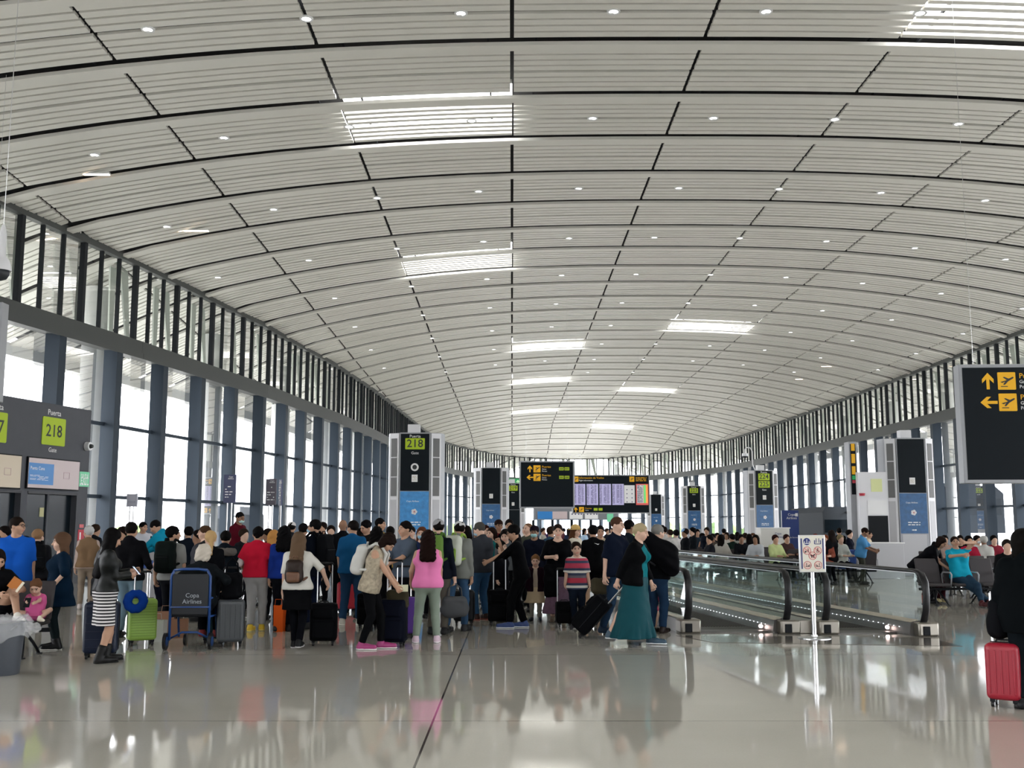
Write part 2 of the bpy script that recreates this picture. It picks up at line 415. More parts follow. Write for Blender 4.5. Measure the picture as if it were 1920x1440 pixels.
for k_, (u, v, j, lab) in enumerate(((172,327,4,'warm linear lamp in the ceiling slats, the lower left one nearest the camera'),(363,433,7,'warm linear lamp in the ceiling slats above the left windows, farther in'),(1555,687,14,'warm linear lamp on the right ceiling slope, the upper of two'),(1505,711,16,'warm linear lamp on the right ceiling slope, the lower of two'))):
    # march the ray to the ceiling surface
    d = ray(u, v); best = None
    for jj in np.arange(10, 120, .1):
        p = Vector((0,0,CAMH)) + d*jj
        s_ = (p.x-(XL(p.y)+XR(p.y))/2)/((XR(p.y)-XL(p.y))/2)
        if abs(s_) < 1.1 and p.z >= H_EDGE + rise(p.y+1)*(1-abs(s_)**2.4) - .06: best = p; break
    e = empty('linear_lamp', best, 0, lab, 'ceiling light', 'warm linear lamps')
    MB().box(-.5,.5,-.07,.07,.0,.05).build('housing', M_white, e, bevel=.01)
    MB().box(-.48,.48,-.055,.055,-.012,.0).build('tube', M_lampy, e)
# ================================================================ figures: implicit surfaces meshed with surface nets
def V(*a): return np.array(a, float)
def rc(a, b, ra, rb=None, k=.02, op='+', clip=None, sc=None):
    """round cone a->b; clip=[(point, normal)] keeps the side the normal points away from; sc squashes y"""
    return ('rc', np.array(a, float), np.array(b, float), ra, ra if rb is None else rb, k, op, clip, sc)
def el(c, r, k=.02, op='+', Rm=None): return ('el', np.array(c, float), np.array(r, float), Rm, None, k, op, None, None)
def rb(c, hlf, rad, k=.01, op='+', Rm=None): return ('rb', np.array(c, float), np.array(hlf, float), Rm, rad, k, op, None, None)
def evalp(p, X, Y, Z):
    t = p[0]
    if t == 'rc':
        a, b, ra, r2 = p[1], p[2], p[3], p[4]; sy = p[8] or 1.0
        d = b-a; x, y, z = X-a[0], (Y-a[1])/sy, Z-a[2]; dy = d[1]/sy
        L = max(d[0]**2+dy**2+d[2]**2, 1e-9)
        h = np.clip((x*d[0]+y*dy+z*d[2])/L, 0, 1)
        r = np.sqrt((x-d[0]*h)**2+(y-dy*h)**2+(z-d[2]*h)**2) - (ra+(r2-ra)*h)
        r = r*min(1, sy)
        if p[7]:
            for q, n in p[7]: r = np.maximum(r, (X-q[0])*n[0]+(Y-q[1])*n[1]+(Z-q[2])*n[2])
        return r
    c = p[1]; x, y, z = X-c[0], Y-c[1], Z-c[2]
    if p[3] is not None:
        M = p[3]; x, y, z = M[0,0]*x+M[1,0]*y+M[2,0]*z, M[0,1]*x+M[1,1]*y+M[2,1]*z, M[0,2]*x+M[1,2]*y+M[2,2]*z
    if t == 'el':
        r = p[2]; k0 = np.sqrt((x/r[0])**2+(y/r[1])**2+(z/r[2])**2); k1 = np.sqrt((x/r[0]**2)**2+(y/r[1]**2)**2+(z/r[2]**2)**2)+1e-6
        return k0*(k0-1)/k1
    h, rad = p[2], p[4]; qx, qy, qz = abs(x)-h[0]+rad, abs(y)-h[1]+rad, abs(z)-h[2]+rad
    return np.sqrt(np.maximum(qx,0)**2+np.maximum(qy,0)**2+np.maximum(qz,0)**2)+np.minimum(np.maximum(qx,np.maximum(qy,qz)),0)-rad
def bounds(p):
    if p[0] == 'rc':
        m = max(p[3], p[4])*1.05; return np.minimum(p[1], p[2])-m, np.maximum(p[1], p[2])+m
    m = np.array([max(p[2])]*3) if p[3] is not None else p[2]
    if p[3] is not None and p[0] == 'rb': m = m*1.75
    return p[1]-m, p[1]+m
def surf(prims, h, clips=(), fold=0.0, fs=18.0, seed=0.0):
    """-> verts, quads"""
    lo = np.min([bounds(p)[0] for p in prims if p[6] == '+'], axis=0)-2.5*h-.01; hi = np.max([bounds(p)[1] for p in prims if p[6] == '+'], axis=0)+2.5*h+.01
    n = np.maximum(np.ceil((hi-lo)/h).astype(int)+1, 4)
    ax = [lo[i]+h*np.arange(n[i]) for i in range(3)]
    F = np.full(n, .5, np.float32)
    for p in prims:
        b0, b1 = bounds(p); mg = p[5]+3*h+.02
        i0 = np.maximum(np.floor((b0-mg-lo)/h).astype(int), 0); i1 = np.minimum(np.ceil((b1+mg-lo)/h).astype(int)+1, n)
        if (i1 <= i0).any(): continue
        sl = tuple(slice(a, b) for a, b in zip(i0, i1))
        X = ax[0][sl[0]][:,None,None]; Y = ax[1][sl[1]][None,:,None]; Z = ax[2][sl[2]][None,None,:]
        d = evalp(p, X, Y, Z); f = F[sl]; k = max(p[5], 1e-4)
        if p[6] == '+':
            q = np.maximum(k-abs(f-d), 0)/k; F[sl] = np.minimum(f, d)-q*q*k*.25
        else:
            q = np.maximum(k-abs(f+d), 0)/k; F[sl] = np.maximum(f, -d)+q*q*k*.25
    X = ax[0][:,None,None]; Y = ax[1][None,:,None]; Z = ax[2][None,None,:]
    if fold:
        F += (fold*(np.sin(fs*(X*1.3+Z*.9+seed))*np.sin(fs*(Y*1.1-Z*.55+seed*2)+1.3)+.6*np.sin(fs*2.1*(Z+X*.6)+seed*3+Y*9))).astype(np.float32)
    for q, nn in clips: F = np.maximum(F, ((X-q[0])*nn[0]+(Y-q[1])*nn[1]+(Z-q[2])*nn[2]).astype(np.float32))
    F = F.astype(np.float64)
    for a_ in range(3):
        sl0 = [slice(None)]*3; sl0[a_] = 0; F[tuple(sl0)] = np.maximum(F[tuple(sl0)], .01); sl0[a_] = -1; F[tuple(sl0)] = np.maximum(F[tuple(sl0)], .01)
    S = F < 0
    nx, ny, nz = F.shape
    cnt = np.zeros((nx-1, ny-1, nz-1), np.int8)
    for a in (0,1):
        for b in (0,1):
            for c in (0,1): cnt += S[a:nx-1+a, b:ny-1+b, c:nz-1+c]
    act = (cnt > 0) & (cnt < 8)
    idx = -np.ones(act.shape, np.int64); I = np.argwhere(act)
    if len(I) == 0: return np.zeros((0,3)), np.zeros((0,4), int)
    idx[act] = np.arange(len(I))
    acc = np.zeros((len(I), 3)); w = np.zeros(len(I))
    corners = [(a,b,c) for a in (0,1) for b in (0,1) for c in (0,1)]
    for a in corners:
        for b in corners:
            if sum(b)-sum(a) != 1 or any(y < x for x, y in zip(a, b)): continue
            fa = F[I[:,0]+a[0], I[:,1]+a[1], I[:,2]+a[2]]; fb = F[I[:,0]+b[0], I[:,1]+b[1], I[:,2]+b[2]]
            m = (fa < 0) != (fb < 0); t = np.where(m, fa/np.where(m, fa-fb, 1), 0)
            for k in range(3): acc[:,k] += np.where(m, a[k]+(b[k]-a[k])*t, 0)
            w += m
    v = lo + h*(I + acc/w[:,None])
    quads = []
    for a in range(3):
        b, c = (a+1) % 3, (a+2) % 3
        sl = [slice(1, -1)]*3; sl[a] = slice(0, -1); sl2 = list(sl); sl2[a] = slice(1, None)
        m = S[tuple(sl)] != S[tuple(sl2)]; E = np.argwhere(m)
        if not len(E): continue
        off = np.array([1,1,1]); off[a] = 0; E = E+off
        fl = S[E[:,0], E[:,1], E[:,2]]
        def cell(db, dc):
            q = E.copy(); q[:,b] -= db; q[:,c] -= dc; return idx[q[:,0], q[:,1], q[:,2]]
        q = np.stack([cell(1,1), cell(0,1), cell(0,0), cell(1,0)], 1)
        q[~fl] = q[~fl][:, ::-1]; quads.append(q)
    q = np.concatenate(quads); q = q[(q >= 0).all(1)]
    return v, q
def np_mesh(name, parts):
    """parts: list of (verts, quads)"""
    vs, qs, o = [], [], 0
    for v, q in parts: vs.append(v); qs.append(q+o); o += len(v)
    v = np.concatenate(vs); q = np.concatenate(qs)
    me = bpy.data.meshes.new(name); me.vertices.add(len(v)); me.vertices.foreach_set('co', v.astype(np.float32).ravel())
    me.loops.add(len(q)*4); me.loops.foreach_set('vertex_index', q.astype(np.int32).ravel())
    me.polygons.add(len(q)); me.polygons.foreach_set('loop_start', np.arange(0, len(q)*4, 4, dtype=np.int32))
    me.polygons.foreach_set('use_smooth', np.ones(len(q), bool)); me.update(calc_edges=True); me.validate()
    return me
def blob(name, prims, h, m, parent=None, clips=(), fold=0.0, fs=18., label=None, seed=0.):
    v, q = surf(prims, h, clips, fold, fs, seed)
    if len(q) == 0: return None
    me = np_mesh(name, [(v, q)]); me.materials.append(m)
    return link(name, me, parent, label=label)
# ---- skeleton
def ik(a, t, l1, l2, hint):
    d = t-a; L = np.linalg.norm(d); mx = (l1+l2)*.999
    if L > mx: t = a+d*mx/L; d = t-a; L = mx
    L = max(L, abs(l1-l2)*1.05+1e-3)
    x = (l1*l1-l2*l2+L*L)/(2*L); y = math.sqrt(max(l1*l1-x*x, 0)); e = d/L
    hnt = np.array(hint, float); hnt = hnt-e*hnt.dot(e); hnt /= max(np.linalg.norm(hnt), 1e-6)
    return a+e*x+hnt*y, t
def rotm(ax, a):
    c, s = math.cos(a), math.sin(a)
    if ax == 'x': return np.array([[1,0,0],[0,c,-s],[0,s,c]])
    if ax == 'y': return np.array([[c,0,s],[0,1,0],[-s,0,c]])
    return np.array([[c,-s,0],[s,c,0],[0,0,1]])
def skeleton(H, head=.228, lean=0, turn=0, look=(0,0,0), LA=None, RA=None, LF=None, RF=None, pel=None, elL=None, elR=None, knL=(0,-1,0), knR=(0,-1,0), wide=1.0, sit=False, tilt=0):
    """local frame: faces -Y; 'L' is the side at +X. Arm and foot targets in fractions of height."""
    s = H; J = {}
    nbh = (H-1.13*head)/H
    legs = .52 if head/H < .15 else .47
    p0 = V(0, 0, legs) if pel is None else V(*pel)
    J['pel'] = p0*s
    T = rotm('z', R(turn)) @ rotm('y', R(tilt)) @ rotm('x', R(lean))
    up = lambda f, x=0, y=0: J['pel'] + T @ V(x*s, y*s, f*s)
    tor = nbh-legs
    J['waist'], J['chest'], J['nb'] = up(tor*.30), up(tor*.66, 0, .0), up(tor)
    sw = (.098 if head/H < .15 else .094)*wide; J['T'] = T
    hs = head/.228
    T2 = T @ rotm('z', R(look[0])) @ rotm('x', R(look[1])) @ rotm('y', R(look[2])); 
    if abs(lean) > 15: T2 = rotm('z', R(turn)) @ rotm('x', R(lean*.5)) @ rotm('z', R(look[0])) @ rotm('x', R(look[1])) @ rotm('y', R(look[2]))
    J['HT'] = T2; J['hs'] = hs
    J['head'] = J['nb'] + T2 @ V(0, -.008, .13)*hs
    for k, sg in (('L', 1), ('R', -1)):
        J['sh'+k] = up(tor*.865, sg*sw, .005)
        tgt = {'L': LA, 'R': RA}[k]
        if tgt is None: tgt = (sg*(sw+.038), -.02, nbh-.405)
        hint = {'L': elL, 'R': elR}[k] or (sg*.5, 1, -.3)
        ls = 1.0 if head/H < .15 else .86
        J['el'+k], J['wr'+k] = ik(J['sh'+k], V(*tgt)*s, .168*s*ls, .145*s*ls, hint)
        J['hip'+k] = J['pel'] + rotm('z', R(turn*.3)) @ V(sg*.052*s, 0, -.005*s)
        ft = {'L': LF, 'R': RF}[k]
        if ft is None: ft = (sg*.06, 0, .045)
        ft = tuple(ft)+((0,) if len(ft) == 3 else ())
        kn = {'L': knL, 'R': knR}[k]
        J['kn'+k], J['an'+k] = ik(J['hip'+k], V(*ft[:3])*s, .245*s*(legs/.52), .235*s*(legs/.52), kn)
        J['fy'+k] = ft[3]
    J['fat'] = 0; J['s'] = s; J['legs'] = legs; J['wide'] = wide; J['tor'] = tor; J['up'] = up
    return J
def torso_prims(J, e, fem=0, fat=0.0, k=.055, hips=True, chest=True, dep=1.0):
    s, w = J['s'], J['wide']; T = J['T']; t = J['tor']; up = J['up']; P = []
    q = s
    def lv(f, hx, r, y=0): return (up(f, -hx, y), up(f, hx, y), r*q+e)
    L = [lv(0.0, .052*w+fat*.1, .068+fat*.35+(.008 if fem else 0)), lv(t*.30, .042*w+fat*.2, .056+fat*.55-(.006 if fem else 0), -fat*.3), lv(t*.66, .062*w, .058+fat*.3, .0), lv(t*.80, .068*w, .036, .004)]
    for a, b, r in L: P.append(rc(a, b, r, k=k, sc=dep*.92))
    for (a, b, r), (c, d, r2) in zip(L[:-1], L[1:]):
        P.append(rc(a, c, r*.93, r2*.93, k=k*.6)); P.append(rc(b, d, r*.93, r2*.93, k=k*.6))
    if fem == 1:
        for sg in (-1, 1): P.append(el(up(t*.62, sg*.042, -.052), V(.042,.04,.042)*q+e, k=.03))
    P.append(rc(up(t*.84), up(t*1.0, 0, .004), .046*q+e, .034*q+e*.6, k=.05))
    for sg in (-1, 1): P.append(rc(up(t*.97, 0, .006), up(t*.86, sg*.085*w, .006), .026*q+e*.6, .024*q+e*.6, k=.03))
    return P
def arm_prims(J, k, e, upto=1.0, k_=.02, th=1.0):
    s = J['s']; sh, elb, wr = J['sh'+k], J['el'+k], J['wr'+k]
    ch = 1.0 if J['legs'] == .52 else .85
    r = [.0265*s*th, .0215*s*th, .0150*s]
    if J['legs'] != .52: r = [.031*s, .025*s, .019*s]
    P = []
    if upto <= .5:
        c = sh+(elb-sh)*(upto*2); n = (elb-sh)/np.linalg.norm(elb-sh)
        P.append(rc(sh, c+n*.04, r[0]+e*.7, r[0]*(1-upto)+r[1]*upto+e*1.3, k=.026, clip=[(c, n)]))
    else:
        P.append(rc(sh, elb, r[0]+e*.7, r[1]+e*.9, k=.026)); c = elb+(wr-elb)*((upto-.5)*2); n = (wr-elb)/np.linalg.norm(wr-elb)
        rr = r[1]+(r[2]-r[1])*((upto-.5)*2)
        P.append(rc(elb, c+n*(.03 if e else 0), r[1]+e*.9, rr+e*.9, k=.015, clip=[(c, n)] if e else None))
    return P
def hand_prims(J, k, curl=.5, detail=True, spread=0):
    s = J['s']*(1 if J['legs'] == .52 else .88)/1.75; wr, elb = J['wr'+k], J['el'+k]; sg = 1 if k == 'L' else -1
    d = wr-elb; d /= np.linalg.norm(d)
    pn = J.get('palm'+k, V(-sg, -.15, 0)); pn = pn-d*pn.dot(d)
    pn /= max(np.linalg.norm(pn), 1e-6); sd = np.cross(d, pn)    # across the knuckles
    if sd[1] > 0 and 'palm'+k not in J: sd = -sd                 # thumb side forward
    P = [rc(wr-d*.02, wr+d*.03*s, .022*s, .026*s, k=.01)]
    for o in (-.026, -.009, .009, .026): P.append(rc(wr+d*.02*s, wr+(d*.085+sd*o)*s, .02*s, .0125*s, k=.012))
    J['hand'+k] = wr+(d*.085+pn*.03)*s
    for i, (o, l) in enumerate(((-.030,.062),(-.010,.072),(.011,.078),(.030,.070))):
        b = wr+(d*.088+sd*o)*s; a1 = curl*1.0+.1+.04*i; a2 = curl*2.1+.2
        dd = d+sd*o*(4*spread)
        d1 = dd*math.cos(a1)+pn*math.sin(a1); d2 = dd*math.cos(a2)+pn*math.sin(a2)
        m = b+d1*l*.52*s; P.append(rc(b, m, .0092*s, .0085*s, k=.006)); P.append(rc(m, m+d2*l*.48*s, .0085*s, .007*s, k=.004))
    b = wr+(d*.03+sd*.022)*s; m = b+(d*.035+sd*.03+pn*.012)*s
    P.append(rc(b, m, .0135*s, .011*s, k=.012)); P.append(rc(m, m+(d*.03+sd*.004+pn*.018)*s, .0105*s, .008*s, k=.005))
    return P
def head_prims(J, detail=True):
    c, T, q = J['head'], J['HT'], J['hs']; G = lambda x, y, z: c+T @ (V(x, y, z)*q)
    P = [el(G(0,.014,.026), V(.075,.093,.086)*q, Rm=T), el(G(0,-.02,-.035), V(.057,.068,.076)*q, k=.045, Rm=T)]
    P.append(rc(G(0,-.052,-.088), G(0,-.045,-.07), .022*q, .04*q, k=.03))
    if detail:
        P.append(rc(G(0,-.088,.012), G(0,-.108,-.026), .007*q, .0125*q, k=.012))
        for sg in (-1, 1):
            P.append(el(G(sg*.031,-.096,.006), V(.017,.018,.012)*q, k=.012, op='-', Rm=T))
            P.append(rc(G(sg*.046,-.078,.024), G(sg*.016,-.090,.026), .008*q, .009*q, k=.012))
            P.append(el(G(sg*.031,-.078,.005), V(.0135,.0135,.0125)*q, k=.001, Rm=T))
            P.append(el(G(sg*.075,.012,-.008), V(.011,.02,.032)*q, k=.008, Rm=T))
            P.append(rc(G(sg*.050,-.05,-.03), G(sg*.042,-.062,-.035), .02*q, .02*q, k=.03))
        P.append(rc(G(-.02,-.082,-.055), G(.02,-.082,-.055), .0075*q, k=.008)); P.append(rc(G(-.016,-.082,-.066), G(.016,-.082,-.066), .0075*q, k=.006))
    return P
def neck_prim(J):
    T, q = J['HT'], J['hs']; return rc(J['head']+T @ V(0,.022,-.055)*q, J['nb']+J['T'] @ V(0,.006,-.02), .05*q*(.92 if J['s'] < 1.7 else 1), .058*q, k=.03)
def leg_prims(J, k, e, upto=1.0, th=1.0, flare=0.0):
    s = J['s']; h, n, a = J['hip'+k], J['kn'+k], J['an'+k]; c = 1.0 if J['legs'] == .52 else .95
    r = [.052*s*th, .031*s*th, .022*s]
    P = [rc(h, n, r[0]+e, r[1]+e, k=.03)]
    if upto >= .5:
        d = a-n; cc = n+d*((upto-.5)*2); nn = d/np.linalg.norm(d)
        m = n+d*.3
        P.append(rc(n, m, r[1]+e, r[1]*.97+e*.8, k=.02)); P.append(rc(m, cc+nn*(.03 if e else 0), r[1]*.97+e*.8, (r[2]+e+flare) if e else r[2], k=.02, clip=[(cc, nn)] if e else None))
    return P
SK = {'light': '#', }
SKIN = {'fair': (.62,.40,.30), 'tan': (.46,.27,.18), 'brown': (.27,.145,.09), 'dark': (.12,.065,.045), 'pale': (.70,.50,.42)}
def skinmat(k): return mat('skin_'+k, tuple(x*.85 for x in SKIN[k]), .6, spec=.25)
def shoe_prims(J, k, boot=0.0):
    s = J['s']*(1 if J['legs'] == .52 else 1.02); a = J['an'+k]; f = R(J['fy'+k]); d = V(math.sin(f), -math.cos(f), 0)
    dn = a[2]-.045*J['s']; 
    shin = a-J['kn'+k]; shin /= np.linalg.norm(shin)
    z0 = max(a[2]-.045*s, 0)
    pit = J.get('pit'+k, 0.0)
    D = d*math.cos(pit)+V(0,0,-math.sin(pit))
    heel = a-d*.012*s+V(0,0,-.022*s); toe = heel+D*.125*s
    P = [rc(heel-d*.004*s, heel+D*.06*s, .026*s, .028*s, k=.01), rc(heel+D*.05*s, toe, .027*s, .020*s, k=.02), rc(a+V(0,0,.01), heel, .027*s, .027*s, k=.015)]
    if boot: P.append(rc(a-shin*boot, heel, .036*s, .03*s, k=.02))
    return P, heel, D
def person(name_label, u, v=None, H=1.7, yaw=0, Y=None, X=None, base=None, skin='tan', fem=0, fat=0.0, res=.0135, pose=None, top=None, bottom=None, hair=None, shoes='202124', extras=None, group=None, far=False, palm=None, curl=(.5,.5), open_='', z0=0.0, kind='person'):
    """v = pixel row of the feet (or give Y, the distance); u = pixel column of the feet"""
    if base is not None: loc = Vector(base)
    elif Y is not None:
        q = at(u, 980, Y); loc = Vector((q.x if X is None else X, Y, z0))
    else: loc = onfloor(u, v)
    J = skeleton(H, **(pose or {}))
    if palm:
        for k in palm: J['palm'+k] = V(*palm[k])
    J['fat'] = fat
    e = empty('person', loc, R(yaw), name_label, 'person', group)
    s = H; sk = skinmat(skin); det = not far; rng = (len(bpy.data.objects) % 97)*.37
    # ---------------- body: one continuous mesh (body grid + finer grids for head and hands)
    top = dict(top or {}); bottom = dict(bottom or {})
    bp = torso_prims(J, -.004, fem, fat)+[neck_prim(J)]
    for k in 'LR': bp += arm_prims(J, k, 0)+leg_prims(J, k, 0)
    parts = []
    if far:
        hp = head_prims(J, False)
        for k in 'LR':
            w_ = J['wr'+k]; d = w_-J['el'+k]; d /= np.linalg.norm(d); bp.append(rc(w_, w_+d*.09*s, .02*s, .014*s)); J['hand'+k] = w_+d*.08*s
        parts.append(surf(bp+hp, res))
    else:
        parts.append(surf(bp, res))
        parts.append(surf(head_prims(J)+[neck_prim(J)], .0066*J['hs']))
        for i, k in enumerate('LR'): parts.append(surf(hand_prims(J, k, curl[i], spread=curl[i] < .2)+[rc(J['wr'+k]+(J['el'+k]-J['wr'+k])*.25, J['wr'+k], .018*s, .0155*s)], .0052))
    me = np_mesh('body', parts); me.materials.append(sk)
    if det:
        for m_ in (mat('eye_dark', (.02,.015,.012), .2), mat('lip_'+skin, tuple(np.array(SKIN[skin])*V(.85,.5,.5)), .5), mat('brow_'+skin, (.05,.035,.025), .8)): me.materials.append(m_)
        n = len(me.polygons); c = np.empty(n*3, np.float32); me.polygons.foreach_get('center', c); c = c.reshape(-1,3)
        L = (c-J['head']) @ J['HT'] / J['hs']; mi = np.zeros(n, np.int32)
        fr = L[:,1] < -.05
        mi[fr & (((abs(L[:,0])-.031)**2+(L[:,2]-.005)**2) < .0098**2)] = 1
        mi[fr & (abs(L[:,0]) < .024) & (abs(L[:,2]+.061) < .010) & (L[:,1] < -.075)] = 2
        mi[fr & (abs(abs(L[:,0])-.031) < .019) & (abs(L[:,2]-.027) < .0036)] = 3
        me.polygons.foreach_set('material_index', mi)
    link('body', me, e)
    g = res
    G = lambda x, y, z: J['head']+J['HT'] @ (V(x, y, z)*J['hs'])
    # ---------------- clothes
    def M(spec, d='333333'):
        c = spec.get('m') or spec.get('c', d)
        return c if not isinstance(c, str) else cm(c, spec.get('rough', .85))
    def topmesh(tp, nm, e_=.011):
        ee = tp.get('loose', .012)+e_-.011+(.006 if far else 0); P = torso_prims(J, ee, fem, fat, dep=1.0)
        sl = tp.get('sleeve', .42)
        if sl > 0:
            for k in 'LR': P += arm_prims(J, k, ee*1.05+tp.get('slx', 0), sl)
        hem = tp.get('hem', -.02)       # relative to the pelvis, in heights, along the spine
        T = J['T']; cl = []
        if 'skirt' in tp:
            P.append(rc(J['pel']+T@V(0,0,.02*s), J['pel']+V(0,0,(tp['skirt']-.02)*s), .075*s+ee, tp.get('flare', .12)*s, k=.06)); cl.append((J['pel']+V(0,0,tp['skirt']*s), V(0,0,-1)))
        elif hem < -.0: 
            P.append(rc(J['pel']+T@V(-.03*s,0,0), J['pel']+T@V(-.04*s,0,hem*s-.05), .068*s+ee, .066*s+ee*1.3, k=.04)); P.append(rc(J['pel']+T@V(.03*s,0,0), J['pel']+T@V(.04*s,0,hem*s-.05), .068*s+ee, .066*s+ee*1.3, k=.04))
            cl.append((J['pel']+T@V(0,0,hem*s), T@V(0,0,-1)))
        else: cl.append((J['pel']+T@V(0,0,hem*s), T@V(0,0,-1)))
        if tp.get('hood'): P.append(el(J['nb']+T@V(0,.075,-.02), V(.09,.055,.085), k=.04))
        if tp.get('collar', 1): P.append(rc(J['nb']+T@V(0,.0,-.03), J['nb']+T@V(0,.006,.0), .062*J['hs'], .060*J['hs'], k=.03))
        neck = tp.get('neck', .0)
        cl.append((J['nb']+T@V(0,0,.012-neck), T@V(0,-.55,.84)))
        if tp.get('open'):
            w_ = tp['open']; P.append(rb(J['pel']+T@V(0,-.16*s,J['tor']*.45*s), V(w_, .11*s+fat*.2, .5*s), .01, k=.01, op='-', Rm=T))
        if sl == 0:
            for sg, k in ((1,'L'),(-1,'R')): P.append(el(J['sh'+k]+T@V(sg*.035*s,0,.0), V(.034,.06,.05)*s, op='-', k=.01, Rm=T))
        return blob(nm, P, g, M(tp), e, cl, fold=tp.get('fold', .0035), seed=rng, label=tp.get('label'))
    if top: topmesh(top, top.get('name', 'shirt'))
    if top.get('over'): topmesh(top['over'], top['over'].get('name', 'jacket'), .022)
    for bottom in [x for x in (bottom, bottom.get('under') if bottom else None) if x]:
        bk = bottom.get('kind', 'trousers')
        ee = bottom.get('loose', .010)+(.004 if far else 0)
        P = [rc(J['pel']+J['T']@V(-.05*s,0,0), J['pel']+J['T']@V(.05*s,0,0), (.068+fat*.35+(.008 if fem else 0))*s+ee*.8, k=.04, sc=.95), rc(J['pel'], J['pel']+J['T']@V(0,0,.06*s), (.064+fat*.3)*s, (.050+fat*.3)*s, k=.03)]
        if bk in ('trousers', 'shorts', 'leggings'):
            up_ = bottom.get('upto', .97 if bk != 'shorts' else .5)
            for k in 'LR':
                if bk == 'shorts':
                    hp, kn = J['hip'+k], J['kn'+k]; n_ = (kn-hp)/np.linalg.norm(kn-hp); c_ = hp+(kn-hp)*bottom.get('f', .85)
                    P.append(rc(hp, c_+n_*.03, .056*s+ee, .045*s+ee, k=.03, clip=[(c_, n_)]))
                else: P += leg_prims(J, k, ee, up_, th=bottom.get('th', 1.0), flare=bottom.get('flare', .004))
            blob(bk, P, g, M(bottom), e, [(J['pel']+J['T']@V(0,0,.055*s), J['T']@V(0,0,1))], fold=.003 if bk != 'leggings' else 0, fs=22, seed=rng)
        else:
            hem = bottom['hem']; w0, w1 = bottom.get('w', (.062, .084)); dx = bottom.get('dx', 0); dy = bottom.get('dy', 0)
            P.append(rc(J['pel']+V(-.04*s,0,-.01), V(dx*s-.04*s, dy*s, hem*s-.04), w0*s, w1*s, k=.05)); P.append(rc(J['pel']+V(.04*s,0,-.01), V(dx*s+.04*s, dy*s, hem*s-.04), w0*s, w1*s, k=.05))
            if bottom.get('pleat'):
                n_ = bottom['pleat']; a0 = J['pel']
                for i in range(n_):
                    t_ = 2*math.pi*(i+.3*math.sin(i*2.1))/n_; P.append(rc(a0+V(.06*s*math.cos(t_), .05*s*math.sin(t_), -.06*s), V(dx*s+(w1*.98+.04)*s*math.cos(t_), dy*s+w1*.98*s*math.sin(t_), hem*s-.02), .012*s, .034*s, k=.008))
            blob('skirt', P, g, M(bottom), e, [(V(0,0,hem*s), V(0,0,-1)), (J['pel']+J['T']@V(0,0,bottom.get('waist', .02)*s), J['T']@V(0,0,1))], fold=.003, seed=rng)
    # ---------------- shoes
    if shoes:
        bt = (extras or {}).get('boot', 0.0)
        for k in 'LR':
            P, heel, D = shoe_prims(J, k, bt)
            sm = cm(shoes, .5)
            if J['anL'][2] < .3 or True:
                zc = min(heel[2]-.016*s, 1e9); n_ = V(D[2]*0, 0, -1.0)
                pit = J.get('pit'+k, 0.0); nrm = np.cross(np.cross(D, V(0,0,1)), D); nrm = nrm/np.linalg.norm(nrm)
                o = blob('shoe', P, min(g, .010) if det else g, sm, e, [(heel-nrm*.0225*s, -nrm)])
                if det and (extras or {}).get('sole'):
                    so = blob('sole', [rc(heel-D*.006*s-nrm*.018*s, heel+D*.06*s-nrm*.018*s, .027*s, .029*s, k=.01), rc(heel+D*.06*s-nrm*.018*s, heel+D*.127*s-nrm*.018*s, .029*s, .021*s, k=.01)], .009, cm(extras['sole'], .6), o, [(heel-nrm*.0225*s, -nrm), (heel-nrm*.011*s, nrm)])
    # ---------------- hair and headwear
    hr = dict(hair or {}); st = hr.get('style', 'short'); q = J['hs']; hg = min(g, .0095) if det else g
    if st != 'bald':
        hm = cm(hr.get('c', '1b1512'), .72); T = J['HT']; P = []; th = hr.get('th', .010)+(.006 if far else 0)
        P.append(el(G(0,.018,.034), V(.078+th,.094+th,.086+th)*q, Rm=T))
        face = el(G(0,-.10,-.028+hr.get('fr', 0)), V(.072,.085,.088)*q, k=.012, op='-', Rm=T)
        cl = []
        if st == 'short': cl = [(G(0,0,-.028), T@V(0,-.55,-.84))]
        elif st in ('bob', 'curly', 'long'):
            L_ = hr.get('len', .12); back = J['T']
            d_ = -V(0,0,1)*L_; w_ = hr.get('w', .05); rr = hr.get('r', .045)
            for x in (-w_, 0, w_): P.append(rc(G(x,.045,0), G(x*1.15,.062,-.05)+d_+J['T']@V(0,(.075 if L_ > .15 else .0),0), .05*q, rr*q, k=.03))
            if not hr.get('backonly'):
                for x in (-1, 1): P.append(rc(G(x*.068,.0,.02), G(x*.075,.01,-.06)+d_*.8, .026*q, .022*q, k=.03))
        elif st in ('bun', 'pony'):
            cl = []; P.append(rc(G(0,.05,0), G(0,.05,-.045), .05*q, .035*q, k=.03))
            b_ = hr.get('at', (0,.11,.05)); P.append(el(G(*b_), V(.04,.04,.038)*q*hr.get('bs', 1), k=.01))
            if st == 'pony': P.append(rc(G(*b_), G(b_[0],b_[1]+.02,b_[2]-.2*hr.get('pl', 1)), .036*q, .018*q, k=.02))
        P.append(face)
        for sg in (-1, 1): P.append(el(G(sg*.085,-.01,-.035), V(.02,.03,.04)*q, k=.01, op='-', Rm=T)) if st in ('short', 'bun', 'pony') else None
        P.append(('el',)+head_prims(J, False)[1][1:5]+(.004, '-')+(None, None)) if False else None
        blob('hair', [p for p in P if p], hg, hm, e, cl, fold=(.006 if st in ('curly',) else .0025), fs=(55 if st == 'curly' else 40), seed=rng)
    ex = extras or {}; T = J['HT']
    def parts_mb(name, mb, m, lab=None, sm=False): return mb.build(name, m, e, sm, label=lab)
